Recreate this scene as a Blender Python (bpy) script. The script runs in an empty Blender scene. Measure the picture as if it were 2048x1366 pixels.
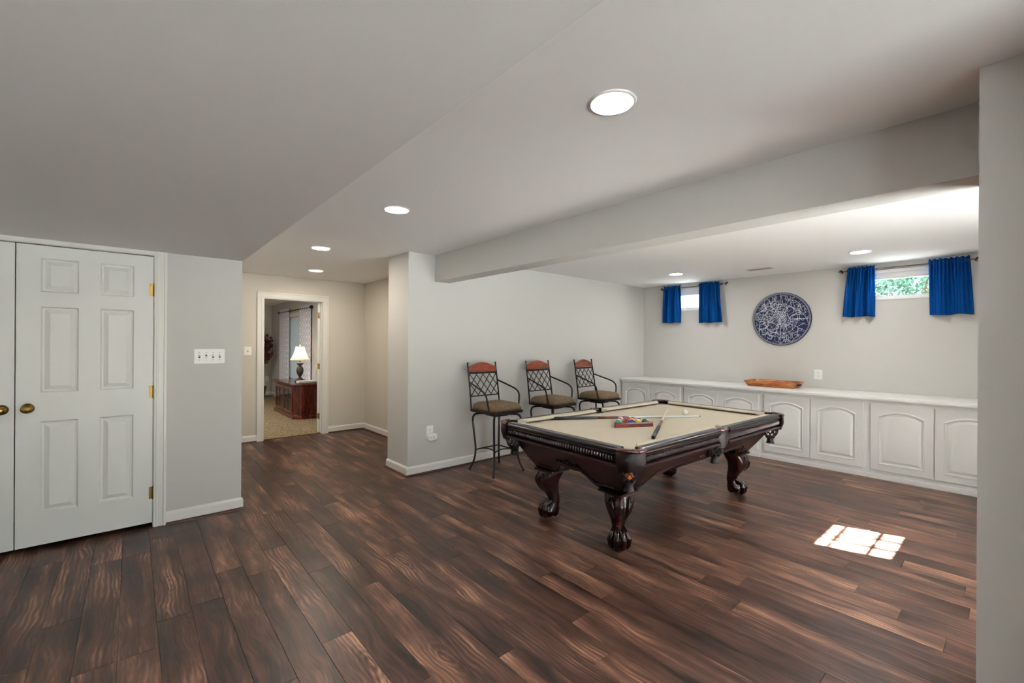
import bpy, bmesh, math, random
from mathutils import Vector, Matrix

random.seed(7)
SC = bpy.context.scene
COL = SC.collection
PI = math.pi

# ------------------------------------------------------------------ camera
H_CAM = 1.42
FPX, HOR, YAW, ROLL = 880.09, 686.84, math.radians(40.852), math.radians(0.332)
_D = Vector((math.sin(YAW), math.cos(YAW), 0))
_R = Vector((math.cos(YAW), -math.sin(YAW), 0))
_U = Vector((0, 0, 1))
_r = _R * math.cos(ROLL) + _U * math.sin(ROLL)
_u = -_R * math.sin(ROLL) + _U * math.cos(ROLL)
cam_data = bpy.data.cameras.new('camera')
cam_data.sensor_fit = 'HORIZONTAL'
cam_data.sensor_width = 36.0
cam_data.lens = FPX * 36.0 / 2048.0
cam_data.shift_y = (HOR - 683.0) / 2048.0
cam_data.clip_start = 0.02
cam = bpy.data.objects.new('camera', cam_data)
COL.objects.link(cam)
_m = Matrix((_r, _u, -_D)).transposed().to_4x4()
_m.translation = Vector((0, 0, H_CAM))
cam.matrix_world = _m
SC.camera = cam

# ------------------------------------------------------------------ colour management
SC.view_settings.view_transform = 'Standard'
SC.view_settings.look = 'None'
SC.view_settings.gamma = 1.0
SC.view_settings.use_curve_mapping = False
SC.view_settings.exposure = 0.86

SC.cycles.max_bounces = 8
SC.cycles.diffuse_bounces = 4
SC.cycles.glossy_bounces = 3
SC.cycles.caustics_reflective = False
SC.cycles.caustics_refractive = False

# ------------------------------------------------------------------ world and sun
SUN_EL = math.radians(50.0)
SUN_H = Vector((-0.284, 0.959, 0)).normalized()          # horizontal travel of the sunlight
world = bpy.data.worlds.new('world')
SC.world = world
world.use_nodes = True
wn = world.node_tree
wn.nodes.clear()
w_out = wn.nodes.new('ShaderNodeOutputWorld')
w_bg = wn.nodes.new('ShaderNodeBackground')
w_sky = wn.nodes.new('ShaderNodeTexSky')
w_sky.sky_type = 'NISHITA'
w_sky.sun_disc = False
w_sky.sun_elevation = SUN_EL
w_sky.sun_rotation = math.atan2(-SUN_H.x, -SUN_H.y)
w_bg.inputs['Strength'].default_value = 0.45
wn.links.new(w_sky.outputs[0], w_bg.inputs[0])
wn.links.new(w_bg.outputs[0], w_out.inputs[0])

sun_d = bpy.data.lights.new('sun', 'SUN')
sun_d.energy = 235.0
sun_d.angle = math.radians(0.53)
sun_d.color = (0.93, 0.97, 1.0)
sun = bpy.data.objects.new('sun', sun_d)
COL.objects.link(sun)
_sd = Vector((SUN_H.x * math.cos(SUN_EL), SUN_H.y * math.cos(SUN_EL), -math.sin(SUN_EL)))
sun.rotation_euler = _sd.to_track_quat('-Z', 'Y').to_euler()
sun.location = (6, -8, 9)

LED_STRENGTH = 60.0
LED_COLOR = (1.0, 0.97, 0.94)


# ------------------------------------------------------------------ material helpers
def lin(r, g, b):
    f = lambda c: (c / 255 / 12.92) if c / 255 <= 0.04045 else ((c / 255 + 0.055) / 1.055) ** 2.4
    return (f(r), f(g), f(b), 1.0)


def new_mat(name):
    m = bpy.data.materials.new(name)
    m.use_nodes = True
    nt = m.node_tree
    b = nt.nodes['Principled BSDF']
    return m, nt, b


def simple(name, rgb, rough=0.5, metal=0.0, spec=0.5, bump=0.0, bscale=60.0, var=0.0, vscale=8.0, coat=0.0, trans=0.0):
    m, nt, b = new_mat(name)
    b.inputs['Base Color'].default_value = lin(*rgb)
    b.inputs['Roughness'].default_value = rough
    b.inputs['Metallic'].default_value = metal
    b.inputs['Specular IOR Level'].default_value = spec
    b.inputs['Coat Weight'].default_value = coat
    tc = nt.nodes.new('ShaderNodeTexCoord')
    if bump:
        n = nt.nodes.new('ShaderNodeTexNoise')
        n.inputs['Scale'].default_value = bscale
        n.inputs['Detail'].default_value = 3
        bp = nt.nodes.new('ShaderNodeBump')
        bp.inputs['Strength'].default_value = bump
        bp.inputs['Distance'].default_value = 0.004
        nt.links.new(tc.outputs['Object'], n.inputs['Vector'])
        nt.links.new(n.outputs['Fac'], bp.inputs['Height'])
        nt.links.new(bp.outputs['Normal'], b.inputs['Normal'])
    if var:
        n = nt.nodes.new('ShaderNodeTexNoise')
        n.inputs['Scale'].default_value = vscale
        n.inputs['Detail'].default_value = 4
        mx = nt.nodes.new('ShaderNodeMixRGB')
        c = lin(*rgb)
        mx.inputs['Color1'].default_value = tuple(x * (1 - var) for x in c[:3]) + (1,)
        mx.inputs['Color2'].default_value = tuple(min(1, x * (1 + var)) for x in c[:3]) + (1,)
        nt.links.new(tc.outputs['Object'], n.inputs['Vector'])
        nt.links.new(n.outputs['Fac'], mx.inputs['Fac'])
        nt.links.new(mx.outputs['Color'], b.inputs['Base Color'])
    return m


def wood(name, dark, mid, light, rough=0.3, scale=(6, 60, 60), coat=0.0, spec=0.5):
    m, nt, b = new_mat(name)
    tc = nt.nodes.new('ShaderNodeTexCoord')
    mp = nt.nodes.new('ShaderNodeMapping')
    mp.inputs['Scale'].default_value = scale
    n = nt.nodes.new('ShaderNodeTexNoise')
    n.inputs['Scale'].default_value = 1.0
    n.inputs['Detail'].default_value = 6
    n.inputs['Distortion'].default_value = 0.8
    cr = nt.nodes.new('ShaderNodeValToRGB')
    e = cr.color_ramp.elements
    e[0].position = 0.3
    e[0].color = lin(*dark)
    e[1].position = 0.75
    e[1].color = lin(*light)
    k = e.new(0.5)
    k.color = lin(*mid)
    nt.links.new(tc.outputs['Object'], mp.inputs['Vector'])
    nt.links.new(mp.outputs[0], n.inputs['Vector'])
    nt.links.new(n.outputs['Fac'], cr.inputs['Fac'])
    nt.links.new(cr.outputs['Color'], b.inputs['Base Color'])
    b.inputs['Roughness'].default_value = rough
    b.inputs['Coat Weight'].default_value = coat
    b.inputs['Coat Roughness'].default_value = 0.12
    b.inputs['Specular IOR Level'].default_value = spec
    return m


def plank_material():
    m, nt, b = new_mat('acacia_plank')
    L = nt.links.new
    N = nt.nodes.new
    tc = N('ShaderNodeTexCoord')
    oi = N('ShaderNodeObjectInfo')
    comb = N('ShaderNodeCombineXYZ')
    mul = N('ShaderNodeMath'); mul.operation = 'MULTIPLY'; mul.inputs[1].default_value = 57.0
    mul2 = N('ShaderNodeMath'); mul2.operation = 'MULTIPLY'; mul2.inputs[1].default_value = 131.0
    L(oi.outputs['Random'], mul.inputs[0]); L(oi.outputs['Random'], mul2.inputs[0])
    L(mul.outputs[0], comb.inputs[0]); L(mul2.outputs[0], comb.inputs[1]); L(mul2.outputs[0], comb.inputs[2])
    add = N('ShaderNodeVectorMath'); add.operation = 'ADD'
    L(tc.outputs['Object'], add.inputs[0]); L(comb.outputs[0], add.inputs[1])
    # warp for swirling figure
    warp = N('ShaderNodeTexNoise'); warp.inputs['Scale'].default_value = 2.4; warp.inputs['Detail'].default_value = 2
    mpw = N('ShaderNodeMapping'); mpw.inputs['Scale'].default_value = (2.2, 1.0, 1)
    L(add.outputs[0], mpw.inputs['Vector']); L(mpw.outputs[0], warp.inputs['Vector'])
    wsub = N('ShaderNodeVectorMath'); wsub.operation = 'SUBTRACT'; wsub.inputs[1].default_value = (0.5, 0.5, 0.5)
    L(warp.outputs['Color'], wsub.inputs[0])
    wsc = N('ShaderNodeVectorMath'); wsc.operation = 'SCALE'; wsc.inputs['Scale'].default_value = 0.10
    L(wsub.outputs[0], wsc.inputs[0])
    add2 = N('ShaderNodeVectorMath'); add2.operation = 'ADD'
    L(add.outputs[0], add2.inputs[0]); L(wsc.outputs[0], add2.inputs[1])
    # broad streaks
    mp1 = N('ShaderNodeMapping'); mp1.inputs['Scale'].default_value = (14, 0.9, 1)
    n1 = N('ShaderNodeTexNoise'); n1.inputs['Scale'].default_value = 1.0; n1.inputs['Detail'].default_value = 8; n1.inputs['Roughness'].default_value = 0.68
    L(add2.outputs[0], mp1.inputs['Vector']); L(mp1.outputs[0], n1.inputs['Vector'])
    # patchy tone along the board
    mp4 = N('ShaderNodeMapping'); mp4.inputs['Scale'].default_value = (5, 2.2, 1)
    n4 = N('ShaderNodeTexNoise'); n4.inputs['Scale'].default_value = 1.0; n4.inputs['Detail'].default_value = 3
    L(add.outputs[0], mp4.inputs['Vector']); L(mp4.outputs[0], n4.inputs['Vector'])
    # fine grain
    mp2 = N('ShaderNodeMapping'); mp2.inputs['Scale'].default_value = (210, 9, 1)
    n2 = N('ShaderNodeTexNoise'); n2.inputs['Scale'].default_value = 1.0; n2.inputs['Detail'].default_value = 4
    L(add2.outputs[0], mp2.inputs['Vector']); L(mp2.outputs[0], n2.inputs['Vector'])
    # cathedral figure, only in patches
    mp3 = N('ShaderNodeMapping'); mp3.inputs['Scale'].default_value = (9, 0.9, 1)
    wv = N('ShaderNodeTexWave'); wv.wave_type = 'BANDS'; wv.bands_direction = 'X'
    wv.inputs['Scale'].default_value = 1.6; wv.inputs['Distortion'].default_value = 7.0
    wv.inputs['Detail'].default_value = 4; wv.inputs['Detail Scale'].default_value = 0.8
    L(add2.outputs[0], mp3.inputs['Vector']); L(mp3.outputs[0], wv.inputs['Vector'])
    msk = N('ShaderNodeMapRange'); msk.inputs['From Min'].default_value = 0.5; msk.inputs['From Max'].default_value = 0.66
    L(n4.outputs['Fac'], msk.inputs['Value'])
    wm = N('ShaderNodeMath'); wm.operation = 'SUBTRACT'; wm.inputs[1].default_value = 0.5; L(wv.outputs['Fac'], wm.inputs[0])
    wk = N('ShaderNodeMath'); wk.operation = 'MULTIPLY'; L(wm.outputs[0], wk.inputs[0]); L(msk.outputs[0], wk.inputs[1])
    # combine
    a = N('ShaderNodeMath'); a.operation = 'MULTIPLY_ADD'; a.inputs[1].default_value = 0.86; L(n1.outputs['Fac'], a.inputs[0])
    g = N('ShaderNodeMath'); g.operation = 'MULTIPLY_ADD'; g.inputs[1].default_value = 0.22; g.inputs[2].default_value = -0.27; L(n2.outputs['Fac'], g.inputs[0])
    L(g.outputs[0], a.inputs[2])
    c0 = N('ShaderNodeMath'); c0.operation = 'MULTIPLY_ADD'; c0.inputs[1].default_value = 0.52; L(n4.outputs['Fac'], c0.inputs[0]); L(a.outputs[0], c0.inputs[2])
    c = N('ShaderNodeMath'); c.operation = 'MULTIPLY_ADD'; c.inputs[1].default_value = 0.17
    L(wk.outputs[0], c.inputs[0]); L(c0.outputs[0], c.inputs[2])
    # per plank tone
    pt = N('ShaderNodeMath'); pt.operation = 'MULTIPLY_ADD'; pt.inputs[1].default_value = 0.10; pt.inputs[2].default_value = -0.05
    fr = N('ShaderNodeMath'); fr.operation = 'FRACT'; L(mul2.outputs[0], fr.inputs[0]); L(fr.outputs[0], pt.inputs[0])
    d0 = N('ShaderNodeMath'); d0.operation = 'ADD'; L(c.outputs[0], d0.inputs[0]); L(pt.outputs[0], d0.inputs[1])
    # scattered knots with rings around them
    mpk = N('ShaderNodeMapping'); mpk.inputs['Scale'].default_value = (5.5, 1.35, 1)
    vk = N('ShaderNodeTexVoronoi'); vk.inputs['Scale'].default_value = 1.0; vk.voronoi_dimensions = '2D'
    L(add2.outputs[0], mpk.inputs['Vector']); L(mpk.outputs[0], vk.inputs['Vector'])
    mk = N('ShaderNodeMapRange'); mk.inputs['From Min'].default_value = 0.30; mk.inputs['From Max'].default_value = 0.04
    L(vk.outputs['Distance'], mk.inputs['Value'])
    rg = N('ShaderNodeMath'); rg.operation = 'MULTIPLY'; rg.inputs[1].default_value = 75.0; L(vk.outputs['Distance'], rg.inputs[0])
    sn = N('ShaderNodeMath'); sn.operation = 'SINE'; L(rg.outputs[0], sn.inputs[0])
    kk = N('ShaderNodeMath'); kk.operation = 'MULTIPLY_ADD'; kk.inputs[1].default_value = 0.065; kk.inputs[2].default_value = -0.035; L(sn.outputs[0], kk.inputs[0])
    kf = N('ShaderNodeMath'); kf.operation = 'MULTIPLY'; L(kk.outputs[0], kf.inputs[0]); L(mk.outputs[0], kf.inputs[1])
    ks = N('ShaderNodeSeparateColor'); L(vk.outputs['Color'], ks.inputs[0])
    kg = N('ShaderNodeMath'); kg.operation = 'GREATER_THAN'; kg.inputs[1].default_value = 0.72; L(ks.outputs[0], kg.inputs[0])
    kh = N('ShaderNodeMath'); kh.operation = 'MULTIPLY'; L(kf.outputs[0], kh.inputs[0]); L(kg.outputs[0], kh.inputs[1])
    d = N('ShaderNodeMath'); d.operation = 'ADD'; L(d0.outputs[0], d.inputs[0]); L(kh.outputs[0], d.inputs[1])
    cr = N('ShaderNodeValToRGB')
    e = cr.color_ramp.elements
    e[0].position = 0.30; e[0].color = lin(30, 18, 14)
    e[1].position = 0.80; e[1].color = lin(178, 134, 106)
    for p, col in ((0.41, (50, 32, 26)), (0.50, (72, 48, 39)), (0.58, (94, 65, 53)), (0.67, (128, 91, 73))):
        k = e.new(p); k.color = lin(*col)
    L(d.outputs[0], cr.inputs['Fac'])
    L(cr.outputs['Color'], b.inputs['Base Color'])
    rr = N('ShaderNodeMath'); rr.operation = 'MULTIPLY_ADD'; rr.inputs[1].default_value = 0.2; rr.inputs[2].default_value = 0.26
    L(n1.outputs['Fac'], rr.inputs[0]); L(rr.outputs[0], b.inputs['Roughness'])
    bp = N('ShaderNodeBump'); bp.inputs['Strength'].default_value = 0.12; bp.inputs['Distance'].default_value = 0.002
    L(n2.outputs['Fac'], bp.inputs['Height']); L(bp.outputs['Normal'], b.inputs['Normal'])
    b.inputs['Specular IOR Level'].default_value = 0.32
    return m


def emission(name, rgb, strength):
    m = bpy.data.materials.new(name)
    m.use_nodes = True
    nt = m.node_tree
    nt.nodes.clear()
    o = nt.nodes.new('ShaderNodeOutputMaterial')
    e = nt.nodes.new('ShaderNodeEmission')
    e.inputs[0].default_value = tuple(rgb) + (1,)
    e.inputs[1].default_value = strength
    nt.links.new(e.outputs[0], o.inputs[0])
    return m


def glass_mat(name):
    m = bpy.data.materials.new(name)
    m.use_nodes = True
    nt = m.node_tree
    nt.nodes.clear()
    o = nt.nodes.new('ShaderNodeOutputMaterial')
    t = nt.nodes.new('ShaderNodeBsdfTransparent')
    t.inputs[0].default_value = (0.95, 0.97, 0.97, 1)
    gl = nt.nodes.new('ShaderNodeBsdfGlossy')
    gl.inputs['Roughness'].default_value = 0.02
    lw = nt.nodes.new('ShaderNodeLayerWeight')
    lw.inputs[0].default_value = 0.5
    pw = nt.nodes.new('ShaderNodeMath')
    pw.operation = 'POWER'
    pw.inputs[1].default_value = 4.0
    nt.links.new(lw.outputs['Facing'], pw.inputs[0])
    fr = nt.nodes.new('ShaderNodeMath')
    fr.operation = 'MULTIPLY_ADD'
    fr.inputs[1].default_value = 0.5
    fr.inputs[2].default_value = 0.03
    nt.links.new(pw.outputs[0], fr.inputs[0])
    mx = nt.nodes.new('ShaderNodeMixShader')
    nt.links.new(fr.outputs[0], mx.inputs[0])
    nt.links.new(t.outputs[0], mx.inputs[1])
    nt.links.new(gl.outputs[0], mx.inputs[2])
    nt.links.new(mx.outputs[0], o.inputs[0])
    return m


def fabric_translucent(name, rgb, amount=0.35, var=0.25):
    m = bpy.data.materials.new(name)
    m.use_nodes = True
    nt = m.node_tree
    nt.nodes.clear()
    o = nt.nodes.new('ShaderNodeOutputMaterial')
    di = nt.nodes.new('ShaderNodeBsdfDiffuse')
    tr = nt.nodes.new('ShaderNodeBsdfTranslucent')
    mx = nt.nodes.new('ShaderNodeMixShader')
    mx.inputs[0].default_value = amount
    tc = nt.nodes.new('ShaderNodeTexCoord')
    n = nt.nodes.new('ShaderNodeTexNoise')
    n.inputs['Scale'].default_value = 90
    mc = nt.nodes.new('ShaderNodeMixRGB')
    c = lin(*rgb)
    mc.inputs[1].default_value = tuple(x * (1 - var) for x in c[:3]) + (1,)
    mc.inputs[2].default_value = tuple(x * (1 + var) for x in c[:3]) + (1,)
    nt.links.new(tc.outputs['Object'], n.inputs['Vector'])
    nt.links.new(n.outputs['Fac'], mc.inputs[0])
    nt.links.new(mc.outputs[0], di.inputs[0])
    nt.links.new(mc.outputs[0], tr.inputs[0])
    nt.links.new(di.outputs[0], mx.inputs[1])
    nt.links.new(tr.outputs[0], mx.inputs[2])
    nt.links.new(mx.outputs[0], o.inputs[0])
    return m


def carpet_mat():
    m, nt, b = new_mat('carpet')
    tc = nt.nodes.new('ShaderNodeTexCoord')
    n = nt.nodes.new('ShaderNodeTexNoise')
    n.inputs['Scale'].default_value = 55
    n.inputs['Detail'].default_value = 3
    cr = nt.nodes.new('ShaderNodeValToRGB')
    cr.color_ramp.elements[0].position = 0.35
    cr.color_ramp.elements[0].color = lin(88, 72, 52)
    cr.color_ramp.elements[1].position = 0.66
    cr.color_ramp.elements[1].color = lin(190, 168, 132)
    nt.links.new(tc.outputs['Object'], n.inputs['Vector'])
    nt.links.new(n.outputs['Fac'], cr.inputs[0])
    nt.links.new(cr.outputs[0], b.inputs['Base Color'])
    b.inputs['Roughness'].default_value = 0.95
    b.inputs['Specular IOR Level'].default_value = 0.1
    return m


def lattice_curtain_mat():
    """grey drape printed with a pale interlocking-circle trellis"""
    m, nt, b = new_mat('trellis_drape')
    L = nt.links.new
    tc = nt.nodes.new('ShaderNodeTexCoord')
    mp = nt.nodes.new('ShaderNodeMapping')
    mp.inputs['Rotation'].default_value = (0, PI / 2, 0)
    mp.inputs['Scale'].default_value = (1, 1, 1)
    sep = nt.nodes.new('ShaderNodeSeparateXYZ')
    L(tc.outputs['Object'], sep.inputs[0])

    def wave(axis, freq):
        mu = nt.nodes.new('ShaderNodeMath'); mu.operation = 'MULTIPLY'; mu.inputs[1].default_value = freq
        L(sep.outputs[axis], mu.inputs[0])
        s = nt.nodes.new('ShaderNodeMath'); s.operation = 'SINE'
        L(mu.outputs[0], s.inputs[0])
        return s
    a = wave('Y', 2 * PI / 0.085)
    c = wave('Z', 2 * PI / 0.125)
    su = nt.nodes.new('ShaderNodeMath'); su.operation = 'ADD'
    L(a.outputs[0], su.inputs[0]); L(c.outputs[0], su.inputs[1])
    ab = nt.nodes.new('ShaderNodeMath'); ab.operation = 'ABSOLUTE'
    L(su.outputs[0], ab.inputs[0])
    lt = nt.nodes.new('ShaderNodeMath'); lt.operation = 'LESS_THAN'; lt.inputs[1].default_value = 0.24
    L(ab.outputs[0], lt.inputs[0])
    mx = nt.nodes.new('ShaderNodeMixRGB')
    mx.inputs[1].default_value = lin(208, 206, 214)
    mx.inputs[2].default_value = lin(248, 247, 246)
    L(lt.outputs[0], mx.inputs[0])
    L(mx.outputs[0], b.inputs['Base Color'])
    b.inputs['Roughness'].default_value = 0.9
    return m


def ball_mat(name, rgb, stripe):
    m, nt, b = new_mat(name)
    b.inputs['Roughness'].default_value = 0.08
    b.inputs['Coat Weight'].default_value = 0.5
    if not stripe:
        b.inputs['Base Color'].default_value = lin(*rgb)
    else:
        tc = nt.nodes.new('ShaderNodeTexCoord')
        sep = nt.nodes.new('ShaderNodeSeparateXYZ')
        ab = nt.nodes.new('ShaderNodeMath'); ab.operation = 'ABSOLUTE'
        lt = nt.nodes.new('ShaderNodeMath'); lt.operation = 'LESS_THAN'; lt.inputs[1].default_value = 0.0155
        mx = nt.nodes.new('ShaderNodeMixRGB')
        mx.inputs[1].default_value = lin(238, 232, 215)
        mx.inputs[2].default_value = lin(*rgb)
        nt.links.new(tc.outputs['Object'], sep.inputs[0])
        nt.links.new(sep.outputs['Z'], ab.inputs[0])
        nt.links.new(ab.outputs[0], lt.inputs[0])
        nt.links.new(lt.outputs[0], mx.inputs[0])
        nt.links.new(mx.outputs[0], b.inputs['Base Color'])
    return m


M = dict(
    wall=simple('wall_paint', (204, 201, 196), 0.7, bump=0.05, bscale=220, spec=0.25),
    wall_hall=simple('wall_paint_warm_lit', (212, 205, 192), 0.7, bump=0.05, bscale=220, spec=0.25),  # wall paint with warm lamp light tinted into the colour
    ceil=simple('ceiling_paint', (247, 246, 244), 0.8, bump=0.06, bscale=180, spec=0.2),
    soffit=simple('ceiling_paint_shaded', (235, 233, 230), 0.8, bump=0.06, bscale=180, spec=0.2),  # ceiling white darkened, so the soffit's shade is in its colour
    trim=simple('trim_paint', (228, 225, 218), 0.35, bump=0.02, bscale=90),
    door=simple('door_paint', (228, 227, 222), 0.4, bump=0.04, bscale=120),
    cabinet=simple('cabinet_paint', (230, 229, 227), 0.35, bump=0.02, bscale=90),
    worktop=simple('worktop_laminate', (236, 235, 232), 0.35, var=0.008, vscale=200),
    shoe=wood('shoe_mould_wood', (45, 18, 14), (70, 30, 22), (95, 45, 32), 0.35, (8, 8, 60)),
    plank=plank_material(),
    sub=simple('subfloor', (40, 30, 26), 0.8, var=0.1),
    carpet=carpet_mat(),
    brass=simple('brass', (118, 94, 48), 0.42, 1.0, var=0.08, vscale=40),
    plate=simple('switch_plate', (240, 239, 235), 0.3, var=0.01),
    slot=simple('slot_dark', (40, 38, 36), 0.6, var=0.05),
    led=emission('led_lens', LED_COLOR, LED_STRENGTH),
    led_warm=emission('led_lens_warm', (1.0, 0.91, 0.78), 120.0),
    led_room_fill=emission('led_lens_room_fill', LED_COLOR, 480.0),  # strong fill for the far room's added light
    led_alcove=emission('led_lens_alcove', (1.0, 0.985, 0.97), 92.0),
    felt=simple('tan_felt', (210, 198, 178), 0.95, bump=0.08, bscale=500, var=0.04, vscale=30, spec=0.1),
    mahog=wood('mahogany_dark', (13, 4, 5), (27, 8, 9), (50, 15, 16), 0.28, (5, 40, 40), coat=0.15, spec=0.35),
    mahogx=wood('mahogany_leg', (15, 5, 5), (34, 11, 9), (62, 22, 17), 0.24, (30, 30, 6), coat=0.25, spec=0.4),
    rail=wood('rail_black', (10, 7, 8), (17, 12, 13), (30, 20, 20), 0.25, (5, 50, 50), coat=0.25, spec=0.4),
    leather=simple('pocket_leather', (21, 9, 11), 0.5, spec=0.3, bump=0.35, bscale=120, var=0.2, vscale=60),
    leather_b=simple('net_leather', (18, 11, 12), 0.45, spec=0.35, bump=0.3, bscale=160, var=0.2, vscale=60),
    pocketcap=wood('pocket_cap', (34, 7, 9), (62, 14, 14), (92, 28, 24), 0.2, (30, 30, 30), coat=0.5),
    gully=simple('pocket_liner', (20, 14, 12), 0.7, var=0.2),
    iron=simple('bronze_iron', (44, 38, 36), 0.42, 0.6, var=0.25, vscale=30),
    crest=wood('crest_wood', (70, 24, 14), (112, 44, 24), (150, 70, 38), 0.25, (8, 40, 40), coat=0.4),
    suede=simple('seat_suede', (116, 96, 76), 0.85, bump=0.3, bscale=120, var=0.55, vscale=34, spec=0.2),
    cuebutt=simple('cue_black', (28, 26, 28), 0.35, var=0.2, vscale=80),
    cuewrap=simple('cue_wrap', (62, 66, 74), 0.7, bump=0.3, bscale=400, var=0.2, vscale=200),
    cueforearm=wood('cue_forearm', (60, 24, 18), (90, 40, 26), (120, 60, 40), 0.25, (40, 40, 10), coat=0.3),
    cueshaft=wood('cue_maple', (214, 196, 160), (226, 210, 178), (236, 224, 196), 0.3, (10, 60, 60), coat=0.2),
    cuewhite=simple('cue_white_shaft', (226, 226, 224), 0.3, var=0.02),
    rackwood=wood('rack_wood', (66, 20, 14), (96, 32, 22), (124, 50, 34), 0.25, (10, 60, 60), coat=0.4),
    traywood=wood('tray_acacia', (104, 52, 20), (166, 96, 44), (206, 146, 84), 0.4, (40, 7, 40)),
    navy=simple('navy_lacquer', (20, 27, 66), 0.35, var=0.25, vscale=14),
    chart=simple('chart_white', (226, 232, 238), 0.6, var=0.1, vscale=30),
    blue=fabric_translucent('blue_curtain', (14, 66, 132), 0.14, 0.3),
    rod=simple('curtain_rod_metal', (74, 58, 40), 0.35, 0.9, var=0.3, vscale=60),
    rodblack=simple('curtain_rod_black', (26, 24, 24), 0.35, 0.6, var=0.2),
    vinyl=simple('window_vinyl', (236, 236, 234), 0.35, var=0.01),
    glass=glass_mat('window_glass'),
    cherry=wood('cherry_console', (44, 12, 8), (84, 26, 14), (126, 50, 26), 0.22, (30, 30, 5), coat=0.3),
    darkglass=simple('smoked_glass', (16, 16, 18), 0.05, var=0.05),
    drape=lattice_curtain_mat(),
    lampbase=simple('lamp_bronze', (74, 60, 52), 0.4, 0.3, bump=0.5, bscale=60, var=0.3, vscale=40),
    shade=fabric_translucent('lamp_shade', (232, 220, 196), 0.55, 0.04),
    paper=simple('paper', (222, 220, 212), 0.7, var=0.04),
    bookcover=simple('book_cover', (120, 118, 112), 0.5, var=0.1),
    redleaf=simple('red_leaf', (92, 20, 30), 0.5, var=0.6, vscale=5),
    bark=simple('bark', (70, 52, 40), 0.85, bump=0.4, bscale=40, var=0.3),
    pot=simple('black_pot', (22, 22, 24), 0.4, var=0.2),
    leaf=simple('green_leaf', (18, 60, 44), 0.6, var=0.6, vscale=1.3),
    leaf2=simple('pale_green_leaf', (60, 104, 82), 0.6, var=0.5, vscale=1.7),
    grass=simple('bank_greyed', (128, 130, 126), 0.9, var=0.4, vscale=3),  # bank greyed so it throws no green light indoors
    concrete=simple('bounce_concrete', (218, 216, 212), 0.85, bump=0.2, bscale=40, var=0.08, vscale=4),  # whitened to bounce more sunlight up to the ceilings
    fencewhite=simple('white_fence', (232, 232, 228), 0.6, var=0.03),
    cloudwhite=simple('blocker_board', (200, 196, 188), 0.7, var=0.06),  # for the unseen sun blockers outside
    blind=fabric_translucent('blind_vinyl', (206, 222, 228), 0.05, 0.03),
    plugwhite=simple('plug_white', (236, 234, 230), 0.25, var=0.02),
)


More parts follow.
